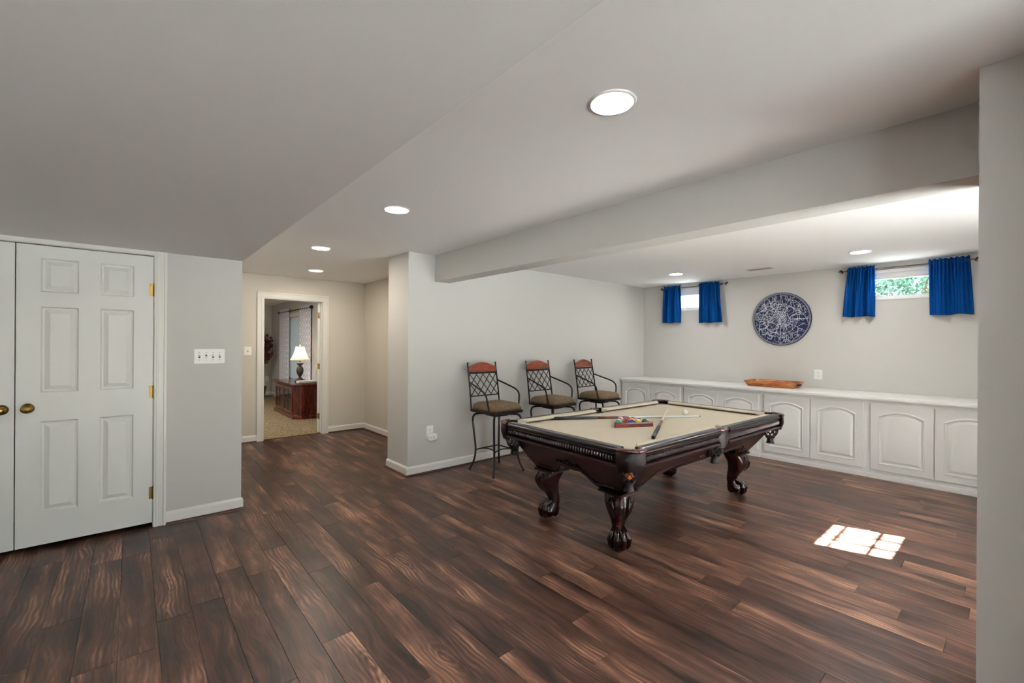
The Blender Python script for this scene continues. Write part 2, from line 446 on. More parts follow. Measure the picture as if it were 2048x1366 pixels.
# ------------------------------------------------------------------ mesh helpers
class MB:
    def __init__(s):
        s.v = []
        s.f = []

    def add(s, verts, faces):
        o = len(s.v)
        s.v += [tuple(p) for p in verts]
        s.f += [tuple(i + o for i in f) for f in faces]
        return s

    def box(s, x0, x1, y0, y1, z0, z1):
        v = [(x0, y0, z0), (x1, y0, z0), (x1, y1, z0), (x0, y1, z0), (x0, y0, z1), (x1, y0, z1), (x1, y1, z1), (x0, y1, z1)]
        return s.add(v, [(3, 2, 1, 0), (4, 5, 6, 7), (0, 1, 5, 4), (1, 2, 6, 5), (2, 3, 7, 6), (3, 0, 4, 7)])

    def loft(s, loops, closed=True, cap0=True, cap1=True):
        n = len(loops[0])
        v = [p for l in loops for p in l]
        f = []
        for i in range(len(loops) - 1):
            for j in range(n if closed else n - 1):
                k = (j + 1) % n
                f.append((i * n + j, i * n + k, (i + 1) * n + k, (i + 1) * n + j))
        if cap0:
            f.append(tuple(reversed(range(n))))
        if cap1:
            f.append(tuple(range((len(loops) - 1) * n, len(loops) * n)))
        return s.add(v, f)

    def tube(s, pts, r, n=8, caps=True):
        pts = [Vector(p) for p in pts]
        rs = r if isinstance(r, (list, tuple)) else [r] * len(pts)
        loops = []
        up = None
        for i, p in enumerate(pts):
            t = (pts[min(i + 1, len(pts) - 1)] - pts[max(i - 1, 0)]).normalized()
            if up is None:
                up = Vector((0, 0, 1)) if abs(t.z) < 0.9 else Vector((1, 0, 0))
            a = t.cross(up)
            if a.length < 1e-5:
                a = t.cross(Vector((0, 1, 0)))
            a.normalize()
            b = a.cross(t).normalized()
            up = b
            loops.append([p + (a * math.cos(2 * PI * k / n) + b * math.sin(2 * PI * k / n)) * rs[i] for k in range(n)])
        return s.loft([list(reversed(l)) for l in loops], True, caps, caps)

    def lathe(s, prof, n=24, c=(0, 0, 0)):
        loops = [[(c[0] + r * math.cos(2 * PI * k / n), c[1] + r * math.sin(2 * PI * k / n), c[2] + z) for k in range(n)] for r, z in prof]
        return s.loft(loops, True, prof[0][0] > 1e-4, prof[-1][0] > 1e-4)

    def sphere(s, c, r, n=16, m=10, sc=(1, 1, 1)):
        loops = []
        for i in range(1, m):
            t = PI * i / m
            loops.append([(c[0] + sc[0] * r * math.sin(t) * math.cos(2 * PI * k / n), c[1] + sc[1] * r * math.sin(t) * math.sin(2 * PI * k / n), c[2] - sc[2] * r * math.cos(t)) for k in range(n)])
        s.loft(loops, True, False, False)
        o = len(s.v)
        s.v += [(c[0], c[1], c[2] - sc[2] * r), (c[0], c[1], c[2] + sc[2] * r)]
        b = o - n * (m - 1)
        for k in range(n):
            s.f.append((b + (k + 1) % n, b + k, o))
            t = b + n * (m - 2)
            s.f.append((t + k, t + (k + 1) % n, o + 1))
        return s

    def xform(s, mat, start=0):
        for i in range(start, len(s.v)):
            s.v[i] = tuple(mat @ Vector(s.v[i]))
        return s

    def build(s, name, mat, parent=None, loc=None, smooth=0.0, bevel=0.0, seg=1):
        me = bpy.data.meshes.new(name)
        me.from_pydata(s.v, [], s.f)
        me.materials.append(M[mat] if isinstance(mat, str) else mat)
        if bevel:
            bm = bmesh.new()
            bm.from_mesh(me)
            ed = [e for e in bm.edges if len(e.link_faces) == 2 and e.calc_face_angle(0) > 0.5]
            bmesh.ops.bevel(bm, geom=ed, offset=bevel, segments=seg, affect='EDGES', clamp_overlap=True)
            bm.to_mesh(me)
            bm.free()
        me.validate()
        me.update()
        if smooth:
            me.polygons.foreach_set('use_smooth', [True] * len(me.polygons))
            me.set_sharp_from_angle(angle=math.radians(smooth))
        o = bpy.data.objects.new(name, me)
        COL.objects.link(o)
        if parent is not None:
            o.parent = parent
        if loc:
            o.location = loc
        return o


def tag(o, label=None, cat=None, group=None, kind=None):
    if label:
        o['label'] = label
    if cat:
        o['category'] = cat
    if group:
        o['group'] = group
    if kind:
        o['kind'] = kind
    return o


def empty(name, loc=(0, 0, 0), rz=0.0):
    o = bpy.data.objects.new(name, None)
    o.empty_display_size = 0.1
    COL.objects.link(o)
    o.location = loc
    o.rotation_euler = (0, 0, rz)
    return o


def copy_tree(o, parent=None):
    c = o.copy()
    COL.objects.link(c)
    c.parent = parent
    for ch in list(o.children):
        copy_tree(ch, c)
    return c


def struct(name, mb, mat, label, cat, **k):
    o = mb.build(name, mat, **k)
    return tag(o, label, cat, kind='structure')


def bez(p, n=8):
    """Catmull-Rom through the points"""
    p = [Vector(q) for q in p]
    q = [p[0] * 2 - p[1]] + p + [p[-1] * 2 - p[-2]]
    out = []
    for i in range(1, len(q) - 2):
        for k in range(n):
            t = k / n
            a, b, c, d = q[i - 1], q[i], q[i + 1], q[i + 2]
            out.append(0.5 * ((2 * b) + (c - a) * t + (2 * a - 5 * b + 4 * c - d) * t * t + (3 * b - a - 3 * c + d) * t ** 3))
    out.append(p[-1])
    return out


# ------------------------------------------------------------------ room dimensions
YC, YB, YD = 4.339, 4.255, 7.107           # closet wall, stool wall, hall end wall
XP, XR, XB0, XB1, XF = 2.223, 2.232, 2.543, 2.734, 6.683
XCL, XD, H, S = 0.712, 2.916, 2.39, 2.107
ZB = 2.10
YR = -0.81                                   # end wall of the alcove, out of frame
XL, YN = -2.3, -3.2

# ---- floor
PW, PL, X0 = 0.145, 1.22, -0.042
floor = struct('floor', MB().box(XL - .1, XR + .5, YN - .1, 7.17, -.12, -.013).box(XR + .5, 6.95, YR - .15, 7.17, -.12, -.013), 'sub', 'dark brown wood plank floor running through the whole basement', 'floor')


def proj(x, y, z):
    p = Vector((x, y, z - H_CAM))
    d = p.dot(_D)
    if d < 0.05:
        return None
    return 1024 + p.dot(_R) / d * FPX, HOR - p.z / d * FPX, d


def plank_mesh(w, l):
    g, c, t = 0.0004, 0.0010, 0.0125
    x, y = w / 2 - g, l / 2 - g
    v = [(-x, -y, -t), (x, -y, -t), (x, y, -t), (-x, y, -t), (-x, -y, -c), (x, -y, -c), (x, y, -c), (-x, y, -c),
         (-x + c, -y + c, 0), (x - c, -y + c, 0), (x - c, y - c, 0), (-x + c, y - c, 0)]
    f = [(8, 9, 10, 11)] + [(i, (i + 1) % 4, (i + 1) % 4 + 4, i + 4) for i in range(4)] + [(i + 4, (i + 1) % 4 + 4, (i + 1) % 4 + 8, i + 8) for i in range(4)]
    return v, f


cand = []
k0 = math.floor((XL - X0) / PW)
k1 = math.ceil((6.8 - X0) / PW)
rp = random.Random(21)
for k in range(k0, k1):
    xc = X0 + (k + .5) * PW
    y = YN - rp.random() * PL
    while y < 7.16:
        a, b = max(y, YN), min(y + PL, 7.16)
        if xc > XR + .5:
            a = max(a, YR)
        if b - a > 0.03:
            area = 0.0
            pts = [proj(px_, py_, 0) for px_ in (xc - PW / 2, xc, xc + PW / 2) for py_ in (a, (a + b) / 2, b)]
            vis = [p for p in pts if p and -150 < p[0] < 2200 and 600 < p[1] < 1500]
            ym = (a + b) / 2
            hidden = (xc > XP + .1 and a > YB + .1 and not (xc < XD + .1 and b > YB + .4)) or (xc > XR + .45 and b < -0.9) or (xc < XCL - .15 and a > YC) or (xc > 6.15) or (xc > XR + .05 and xc < XR + .5 and b < .05)
            if vis and not hidden:
                area = PW * (b - a) / (sum(p[2] for p in vis) / len(vis)) ** 2 * len(vis) / 9
            cand.append((area, xc, a, b))
        y += PL
cand.sort(key=lambda t: -t[0])
shared = {}
rest = MB()
for i, (ar, xc, a, b) in enumerate(cand):
    v, f = plank_mesh(PW, b - a)
    if i < 290 and ar > 0:
        key = round(b - a, 4)
        if key not in shared:
            o = MB().add(v, f).build('plank', 'plank', floor, (xc, (a + b) / 2, 0))
            shared[key] = o.data
        else:
            o = bpy.data.objects.new('plank', shared[key])
            COL.objects.link(o)
            o.parent = floor
            o.location = (xc, (a + b) / 2, 0)
    else:
        rest.add([(p[0] + xc, p[1] + (a + b) / 2, p[2]) for p in v], f)
tag(rest.build('plank_field', 'plank', floor), kind='stuff')

struct('floor_carpet', MB().box(-1.5, 3.1, 7.17, 13.4, -.12, 0.004), 'carpet', 'speckled tan carpet in the room beyond the doorway', 'carpet')

# ---- ceilings
struct('ceiling', MB().box(XL - .1, XR + .5, YN - .1, 7.2, H, H + .12).box(XR + .5, 6.9, YR - .15, 7.2, H, H + .12), 'ceil', 'white ceiling with round lights over the main room and alcove', 'ceiling')
struct('ceiling_soffit', MB().box(XL - .1, XCL, YN - .1, YC + .1, S, H + .1), 'soffit', 'lowered white soffit over the closet doors, shade tinted into its colour', 'soffit')
struct('ceiling_beam', MB().box(XB0, XB1, YR - .1, YB + .05, ZB, H + .02), 'wall', 'long dropped ceiling beam painted greige between room and alcove', 'beam')
struct('ceiling_far_room', MB().box(-1.5, 3.1, 7.2, 13.4, H, H + .12), 'ceil', 'white ceiling of the carpeted room beyond the doorway', 'ceiling')

# ---- walls
struct('wall_bar', MB().box(XP, XF + .1, YB, YB + .48, 0, H), 'wall', 'greige wall with an end corner behind the three bar stools', 'wall')
struct('wall_closet', MB().box(.128, XCL, YC, YC + .11, 0, S + .02).box(XL, -1.31, YC, YC + .11, 0, S + .02).box(-1.31, .128, YC, YC + .11, 2.072, S + .02)
       .box(XCL - .11, XCL, YC + .11, YD, 0, H).box(XL, XCL - .11, YC + .8, YC + .9, 0, H).box(XL - .1, XL, YC, YC + .9, 0, H), 'wall', 'greige wall beside the white closet doors, with the four gang switch', 'wall')
DX0, DX1, DZ = 1.44, 2.247, 2.045
struct('wall_hall', MB().box(XCL - .11, DX0 - .02, YD, YD + .12, 0, H).box(DX1 + .02, XD + .12, YD, YD + .12, 0, H).box(DX0 - .02, DX1 + .02, YD, YD + .12, DZ + .02, H),
       'wall_hall', 'hall end wall around the open doorway, warm light tinted into its colour', 'wall')
struct('wall_hall_side', MB().box(XD, XD + .12, YB + .48, YD, 0, H), 'wall_hall', 'short side wall at the right of the hall, warm light tinted into its colour', 'wall')
struct('wall_right', MB().box(XR, XR + .5, -.42, .098, 0, H).box(XR - .46, XR + .5, YN, -.42, 0, H), 'wall', 'near greige wall filling the right edge of the view, with an added light blocking return', 'wall')  # second box: unseen return added to keep door daylight off this wall
WL = (3.02, 3.70, 1.965, 2.325)
WR = (.52, 1.20, 1.965, 2.325)
fw = MB()
fw.box(XF, XF + .22, YR - .1, WR[0], 0, H).box(XF, XF + .22, WR[1], WL[0], 0, H).box(XF, XF + .22, WL[1], YB + .4, 0, H)
for w in (WL, WR):
    fw.box(XF, XF + .22, w[0], w[1], 0, w[2]).box(XF, XF + .22, w[0], w[1], w[3], H)
struct('wall_far', fw, 'wall', 'far greige alcove wall carrying two small high windows', 'wall')
# end wall of the alcove (out of frame): gridded high window and a glazed patio door added for daylight
W3 = (4.225, 4.797, 1.705, 2.378)
PD = (2.80, 4.08, 2.08)
struct('wall_alcove_end', MB().box(XR + .5, PD[0], YR - .15, YR, 0, H).box(PD[0], PD[1], YR - .15, YR, PD[2], H).box(PD[1], W3[0], YR - .15, YR, 0, H)
       .box(W3[0], W3[1], YR - .15, YR, 0, W3[2]).box(W3[0], W3[1], YR - .15, YR, W3[3], H).box(W3[1], XF, YR - .15, YR, 0, H), 'wall', 'greige end wall of the alcove with gridded window and added patio door', 'wall')
struct('wall_left', MB().box(XL - .1, XL, YN, YC, 0, S), 'wall', 'plain greige wall at the left side of the room', 'wall')
GD = (-1.35, 1.65, 2.04)
struct('wall_near', MB().box(XL, GD[0], YN - .15, YN, 0, H).box(GD[1], XR + .5, YN - .15, YN, 0, H).box(GD[0], GD[1], YN - .15, YN, GD[2], H), 'wall', 'plain greige wall behind the viewer', 'wall')
# far room shell
RX, RY = 2.836, 13.13
WY0, WY1, WZ0, WZ1 = 10.05, 11.5, .55, 2.0
struct('wall_room_window', MB().box(RX, RX + .15, YD + .12, WY0, 0, H).box(RX, RX + .15, WY1, RY + .1, 0, H).box(RX, RX + .15, WY0, WY1, 0, WZ0).box(RX, RX + .15, WY0, WY1, WZ1, H),
       'wall', 'grey wall with the draped window in the carpeted room', 'wall')
struct('wall_room_back', MB().box(-1.5, RX + .1, RY, RY + .1, 0, H), 'wall_hall', 'back wall of the carpeted room behind the red plant', 'wall')
struct('wall_room_left', MB().box(-1.6, -1.5, YD + .12, RY, 0, H), 'wall', 'left wall of the carpeted room', 'wall')


# ---- baseboards with dark shoe moulding
def baseboard(name, p0, p1, nrm, label, z=.098, ext0=0, ext1=0, shoe=True):
    """profile swept from p0 to p1, nrm = direction into the room"""
    p0, p1, nrm = Vector((*p0, 0)), Vector((*p1, 0)), Vector((*nrm, 0)).normalized()
    t = (p1 - p0).normalized()
    prof = [(0, 0), (.014, 0), (.014, z - .022), (.011, z - .012), (.006, z - .004), (.004, z), (0, z)]

    def sweep(pr):
        a = [p0 + nrm * d - t * (d * ext0) + Vector((0, 0, zz)) for d, zz in pr]
        b = [p1 + nrm * d + t * (d * ext1) + Vector((0, 0, zz)) for d, zz in pr]
        m = MB().loft([a, b])
        m.f = [tuple(reversed(f)) for f in m.f] if (t.cross(nrm)).z > 0 else m.f
        return m
    o = sweep(prof).build(name, 'trim')
    tag(o, label, 'baseboard', kind='structure')
    if shoe:
        sp = [(.014, 0), (.030, 0), (.029, .006), (.025, .012), (.018, .016), (.014, .017)]
        sweep(sp).build('shoe_molding', 'shoe', o)
    return o


baseboard('baseboard_closet', (.206, YC), (XCL, YC), (0, -1), 'white baseboard under the four gang switch', ext1=1)
baseboard('baseboard_bar', (XP, YB), (5.99, YB), (0, -1), 'white baseboard along the wall behind the bar stools', ext0=1)
baseboard('baseboard_pillar', (XP, YB + .48), (XP, YB), (-1, 0), 'short white baseboard on the wall end facing the hall', ext0=1, ext1=1)
baseboard('baseboard_hall_left', (XCL, YD), (DX0 - .09, YD), (0, -1), 'white baseboard left of the hall doorway')
baseboard('baseboard_hall_right', (DX1 + .09, YD), (XD, YD), (0, -1), 'white baseboard right of the hall doorway')
baseboard('baseboard_hall_side', (XD, YB + .48), (XD, YD), (-1, 0), 'white baseboard on the side wall of the hall')
baseboard('baseboard_room_window', (RX, 10.2), (RX, RY), (-1, 0), 'white baseboard under the draped window', shoe=False)
baseboard('baseboard_room_back', (-1.5, RY), (RX, RY), (0, -1), 'white baseboard at the back of the carpeted room', shoe=False)


# ---- casings
def casing_piece(m, axis, a0, a1, z0, z1, y, flip=1, w=.078):
    """flat casing with a raised back band, on a wall facing -Y"""
    if axis == 'v':
        m.box(a0, a1, y - .012, y, z0, z1)
        lo, hi = (a1 - .018, a1) if flip > 0 else (a0, a0 + .018)
        m.box(lo, hi, y - .022, y - .012, z0, z1)
        lo, hi = (a0 + .012, a0 + .026) if flip > 0 else (a1 - .026, a1 - .012)
        m.box(lo, hi, y - .016, y - .012, z0, z1)
    else:
        m.box(a0, a1, y - .012, y, z0, z1)
        m.box(a0, a1, y - .022, y - .012, z1 - .018, z1)
        m.box(a0, a1, y - .016, y - .012, z0 + .012, z0 + .026)


t1 = MB()
casing_piece(t1, 'v', .132, .208, 0, S, YC, 1)
casing_piece(t1, 'v', -1.39, -1.314, 0, S, YC, -1)
struct('trim_1', t1, 'trim', 'white casing down the hinge side of the closet doors', 'door casing', bevel=.003)
struct('trim_2', MB().box(-1.31, .132, YC - .006, YC, 2.078, S), 'trim', 'thin white head strip above the closet doors', 'trim')
t3 = MB()
casing_piece(t3, 'v', DX0 - .09, DX0 - .008, 0, DZ + .012, YD, -1)
casing_piece(t3, 'v', DX1 + .008, DX1 + .09, 0, DZ + .012, YD, 1)
casing_piece(t3, 'h', DX0 - .09, DX1 + .09, DZ + .012, DZ + .095, YD)
t3.box(DX0 - .02, DX0, YD - .002, YD + .14, 0, DZ).box(DX1, DX1 + .02, YD - .002, YD + .14, 0, DZ).box(DX0 - .02, DX1 + .02, YD - .002, YD + .14, DZ, DZ + .02)
t3.box(DX0, DX0 + .012, YD + .05, YD + .085, 0, DZ).box(DX1 - .012, DX1, YD + .05, YD + .085, 0, DZ)
struct('trim_3', t3, 'trim', 'white casing and jamb around the hall doorway', 'door casing')
struct('trim_4', MB().box(DX0, DX1, YD + .045, YD + .075, 0, .006), 'brass', 'thin metal strip where planks meet carpet', 'threshold')


# ---- six panel doors
def six_panel(name, label, x0, x1, y, z0, z1, knob_x, face=-1):
    w = x1 - x0
    th = .035
    root = empty(name, (x0, y, z0))
    tag(root, label, 'door', kind='structure')
    h = z1 - z0
    sx = [0, .112, w / 2 - .055, w / 2 + .055, w - .112, w]
    sz = [0, .215, .835, 1.03, 1.615, 1.715, 1.945, h]
    fr = MB()
    fr.box(0, sx[1], 0, th, 0, h).box(sx[4], w, 0, th, 0, h).box(sx[2], sx[3], 0, th, 0, h)
    for a, b in ((0, 1), (2, 3), (4, 5), (6, 7)):
        fr.box(sx[1], sx[2], 0, th, sz[a], sz[b]).box(sx[3], sx[4], 0, th, sz[a], sz[b])
    fr.build('door_frame', 'door', root)
    for (a, b) in ((1, 2), (3, 4)):
        for (c, d) in ((1, 2), (3, 4), (5, 6)):
            p = MB()
            loops = []
            for ins, dy in ((0, .0), (.009, .013), (.018, .014), (.045, .003), (.047, .003)):
                X0_, X1_, Z0_, Z1_ = sx[a] + ins, sx[b] - ins, sz[c] + ins, sz[d] - ins
                loops.append([(X0_, dy, Z0_), (X1_, dy, Z0_), (X1_, dy, Z1_), (X0_, dy, Z1_)])
            p.loft(loops, True, False, True)
            p.box(sx[a], sx[b], .02, th, sz[c], sz[d])
            p.build('panel', 'door', root)
    if knob_x is not None:
        kn = MB()
        kz = .93
        prof = [(.033, 0), (.033, .004), (.026, .009), (.012, .012), (.011, .03), (.020, .036), (.028, .046), (.029, .054), (.024, .063), (.012, .068), (.0, .069)]
        kn.lathe(prof, 24)
        kn.xform(Matrix.Translation((knob_x, 0, kz)) @ Matrix.Rotation(PI / 2, 4, 'X'))
        tag(kn.build('door_knob', 'brass', root, smooth=40), 'round polished brass knob')
    return root


DG = .006
d_r = six_panel('door_1', 'white six panel closet door with brass knob, hinged on the right', -.578, .126, YC + .004, .036, 2.066, .055)
d_l = six_panel('door_2', 'white six panel closet door cut off by the left edge', -1.29, -.584, YC + .004, .036, 2.066, .706 - .055)


def hinge(parent, x, y, z, side=1):
    m = MB()
    for k in range(5):
        m.lathe([(.0065, -.045 + k * .018 + .0008), (.0065, -.045 + (k + 1) * .018 - .0008)], 10, (x, y, z))
    m.lathe([(.0, -.052), (.004, -.05), (.0055, -.046)], 10, (x, y, z)).lathe([(.0055, .046), (.004, .05), (0, .053)], 10, (x, y, z))
    m.box(x - .024, x, y + .002, y + .004, z - .045, z + .045)
    tag(m.build('hinge', 'brass', parent, smooth=40), 'brass butt hinge')


for hz_ in (1.812, 1.034, .264):
    hinge(d_r, .704 + .003, -.006, hz_ - .036)

# open door of the hall doorway, swung into the carpeted room
d3 = six_panel('door_3', 'white door standing open into the carpeted room, seen edge on', 0, .80, 0, .012, 2.035, .74)
d3.location = (DX1 - .006, YD + .10, .012)
d3.rotation_euler = (0, 0, math.radians(73.2))
for hz_ in (1.83, 1.03, .25):
    m = MB()
    for k in range(5):
        m.lathe([(.0065, -.045 + k * .018 + .0008), (.0065, -.045 + (k + 1) * .018 - .0008)], 10, (-.004, -.006, hz_))
    m.box(-.0035, -.001, .0, .032, hz_ - .045, hz_ + .045)
    tag(m.build('hinge', 'brass', d3, smooth=40), 'brass butt hinge')

# ------------------------------------------------------------------ high windows, outdoors
def high_window(name, w, label):
    y0, y1, z0, z1 = w
    root = empty(name, (XF, y0, z0))
    tag(root, label, 'window', kind='structure')
    W, Hh = y1 - y0, z1 - z0
    m = MB()
    x0, x1 = .03, .09
    m.box(x0, x1, 0, W, 0, .022).box(x0, x1, 0, W, Hh - .10, Hh).box(x0, x1, 0, .028, .022, Hh - .10).box(x0, x1, W - .028, W, .022, Hh - .10)
    m.box(x0 - .018, x0, 0, W, Hh - .052, Hh - .008)
    m.build('window_frame', 'vinyl', root, bevel=.003)
    s = MB().box(x0 + .012, x1 - .012, .028, W - .028, .022, .042).box(x0 + .012, x1 - .012, .028, W - .028, Hh - .122, Hh - .10)
    s.box(x0 + .012, x1 - .012, .028, .046, .042, Hh - .122).box(x0 + .012, x1 - .012, W - .046, W - .028, .042, Hh - .122)
    s.build('sash', 'vinyl', root)
    MB().box(x0 + .03, x0 + .034, .046, W - .046, .042, Hh - .122).build('pane', 'glass', root)
    MB().box(-.008, .03, -.004, W + .004, -.012, .004).build('window_sill', 'trim', root, bevel=.003)
    return root


high_window('window_1', WL, 'small high window between two blue curtains left of the round wall art')
high_window('window_2', WR, 'small high window between two blue curtains, leafy view outside')
# gridded window in the alcove end wall
w3 = empty('window_3', (W3[0], YR - .1, W3[2]))
tag(w3, 'small window with white grid bars in the alcove end wall', 'window', kind='structure')
W_, H_ = W3[1] - W3[0], W3[3] - W3[2]
MB().box(0, W_, -.03, .03, 0, .02).box(0, W_, -.03, .03, H_ - .02, H_).box(0, .02, -.03, .03, .02, H_ - .02).box(W_ - .02, W_, -.03, .03, .02, H_ - .02).build('window_frame', 'vinyl', w3)
for k in (1, 2):
    zk = H_ * (.40, .785)[k - 1]
    MB().box(.02, W_ - .02, -.007, .007, zk - .011, zk + .011).build('grid_bar', 'vinyl', w3)
    MB().box(W_ * k / 3 - .008, W_ * k / 3 + .008, -.006, .006, .02, H_ - .02).build('grid_bar', 'vinyl', w3)
MB().box(.02, W_ - .02, -.002, .002, .02, H_ - .02).build('pane', 'glass', w3)
# unseen glazed patio doors, added to let daylight into the room
def added_patio_door(name, x0, x1, y, top, n, label):
    d = empty(name, (x0, y, 0))
    tag(d, label, 'door', kind='structure')
    w = x1 - x0
    fm = MB().box(0, w, -.03, .03, 0, .08).box(0, w, -.03, .03, top - .08, top)
    step = w / n
    for k in range(n + 1):
        fm.box(max(0, k * step - .045), min(w, k * step + .045), -.03, .03, .08, top - .08)
    fm.build('door_frame', 'vinyl', d)
    for k in range(n):
        MB().box(k * step + .045, (k + 1) * step - .045, -.003, .003, .08, top - .08).build('pane', 'glass', d)


added_patio_door('door_4', PD[0], PD[1], YR - .1, PD[2], 2, 'unseen glass patio door added in the alcove end wall for daylight')
added_patio_door('door_5', GD[0], GD[1], YN - .08, GD[2], 2, 'unseen glass patio door added behind the viewer for daylight')

# outdoors
struct('ground_bounce_patio', MB().box(-12, 8.5, -18.0, YN - .15, -.2, -.06).box(2.75, 8.5, YN - .15, YR - .15, -.2, -.06), 'concrete', 'unseen pale concrete patio added to bounce sunlight through the glass doors', 'patio')  # added as a reflector outside the glass doors
struct('ground_lawn', MB().box(XF + .22, 40, -25, 40, 1.2, 1.88), 'grass', 'bank outside the high windows, greyed to avoid green bounce light', 'ground')
struct('roof_sun_blocker', MB().box(2.74, 4.27, -3.1, YR - .15, 2.42, 2.5).box(4.27, 4.95, -3.1, -1.5, 2.42, 2.5).box(-3.4, 2.73, YN - 2.4, YN - .15, 2.42, 2.5), 'cloudwhite', 'unseen deck added to block sun from the patio doors', 'sun blocker')  # unseen slabs added to keep direct sun out of the doors


struct('roof_storey_blocker', MB().box(-3.2, 2.74, YN - .15, 13.6, 2.56, 5.4).box(2.74, 6.9, YR - .15, 13.6, 2.56, 5.4), 'cloudwhite', 'unseen upper storey added to block sun from the far room window', 'house')  # unseen mass added to shade the far room window


def leaf_cloud(name, mat, centre, rad, n, size, seed, parent):
    r = random.Random(seed)
    m = MB()
    for _ in range(n):
        while True:
            p = Vector((r.uniform(-1, 1), r.uniform(-1, 1), r.uniform(-1, 1)))
            if p.length < 1:
                break
        p = Vector((p.x * rad[0], p.y * rad[1], p.z * rad[2])) + Vector(centre)
        a = Vector((r.gauss(0, 1), r.gauss(0, 1), r.gauss(0, 1))).normalized()
        b = a.cross(Vector((r.gauss(0, 1), r.gauss(0, 1), r.gauss(0, 1)))).normalized()
        l = size * r.uniform(.6, 1.3)
        m.add([p - a * l, p + b * l * .4, p + a * l, p - b * l * .4], [(0, 1, 2, 3)])
    return tag(m.build(name, mat, parent), kind='stuff')


def tree(loc, h, label, seed, mats, rad, n, size):
    root = empty('tree', loc)
    tag(root, label, 'tree', 'trees outside the alcove windows')
    r = random.Random(seed)
    t = MB().tube(bez([(0, 0, 0), (.05, .03, h * .35), (-.05, .08, h * .7), (.02, 0, h)]), .08, 8)
    for k in range(7):
        a = r.uniform(0, 2 * PI)
        z = h * r.uniform(.25, .85)
        t.tube(bez([(0, 0, z), (.4 * math.cos(a), .4 * math.sin(a), z + .2), (rad[0] * .8 * math.cos(a), rad[1] * .8 * math.sin(a), z + .35)], 4), .025, 6)
    t.build('trunk', 'bark', root)
    leaf_cloud('foliage', mats[0], (0, 0, h * .62), rad, n, size, seed, root)
    leaf_cloud('foliage_pale', mats[1], (-.1, 0, h * .62), (rad[0] * .95, rad[1] * .95, rad[2] * .95), n // 2, size, seed + 1, root)
    return root


tree((9.6, .95, 1.88), 2.4, 'leafy green tree seen through the window right of the round wall art', 3, ('leaf', 'leaf2'), (1.0, 1.2, 1.3), 7000, .045)
tree((12.6, -1.3, 1.88), 3.0, 'leafy tree further back outside the right window', 5, ('leaf', 'leaf2'), (1.2, 1.4, 1.5), 4000, .06)
tree((12.9, 2.2, 1.88), 2.6, 'pale leafy tree outside the right window, left of the nearer one', 9, ('leaf2', 'leaf'), (1.1, 1.2, 1.4), 4000, .06)
fence = empty('fence', (9.0, 3.2, 1.87))
tag(fence, 'white board fence outside the window left of the round wall art', 'fence')
for k in range(16):
    MB().box(0, .02, k * .16, k * .16 + .145, 0, .72).build('board', 'fencewhite', fence)
MB().box(-.03, 0, 0, 2.56, .12, .2).build('rail', 'fencewhite', fence)
MB().box(-.03, 0, 0, 2.56, .55, .63).build('rail', 'fencewhite', fence)
MB().box(-.05, .05, -.02, 2.6, .72, .75).build('cap_rail', 'fencewhite', fence)


# ------------------------------------------------------------------ recessed lights
def led(x, y, z, label, group='flush round ceiling lights', mat='led'):
    root = empty('ceiling_light', (x, y, z))
    tag(root, label, 'ceiling light', group)
    prof = [(.081, .0), (.081, -.004), (.084, -.007), (.092, -.006), (.096, -.001), (.096, 0.0)]
    MB().lathe(prof, 40).build('trim_ring', 'trim', root, smooth=50)
    n = 40
    m = MB()
    rows = [[(r * math.cos(2 * PI * k / n), r * math.sin(2 * PI * k / n), zz) for k in range(n)] for r, zz in ((.081, -.0045), (.075, -.0065), (.05, -.0075), (.025, -.008))]
    m.loft([list(reversed(l)) for l in rows], True, False, True)
    m.build('lens', mat, root)
    return root


led(1.456, 1.078, H, 'largest round ceiling light, nearest in the main room')
led(1.456, 2.977, H, 'second round ceiling light along the main room row')
led(1.468, 4.712, H, 'third round ceiling light, at the mouth of the hall', mat='led_warm')
led(1.882, 6.234, H, 'farthest hall ceiling light, just in front of the doorway', mat='led_warm')
led(5.673, 3.113, H, 'alcove ceiling light near the left blue curtained window', mat='led_alcove')
led(5.701, 1.093, H, 'alcove ceiling light near the right blue curtained window', mat='led_alcove')
#led(1.456, -.82, H, 'round ceiling light behind the viewer in the main row')
#led(-1.15, .75, S, 'round ceiling light in the low soffit beside the viewer')
led(.6, 9.4, H, 'unseen round ceiling light added to brighten the carpeted room', mat='led_room_fill')  # unseen light, added to brighten the far room

# ceiling vent
v = empty('ceiling_vent', (6.07, 2.19, H))
tag(v, 'white slotted register in the alcove ceiling', 'vent')
fr = MB()
fr.box(-.075, .075, -.16, -.135, -.006, 0).box(-.075, .075, .135, .16, -.006, 0).box(-.075, -.055, -.135, .135, -.006, 0).box(.055, .075, -.135, .135, -.006, 0)
fr.build('vent_frame', 'trim', v, bevel=.002)
MB().box(-.055, .055, -.135, .135, -.001, 0).build('duct', 'bookcover', v)
for k in range(9):
    yy = -.12 + k * .03
    m = MB().add([(-.055, yy - .009, -.006), (.055, yy - .009, -.006), (.055, yy + .009, -.002), (-.055, yy + .009, -.002)], [(0, 1, 2, 3), (3, 2, 1, 0)])
    m.build('slat', 'trim', v)


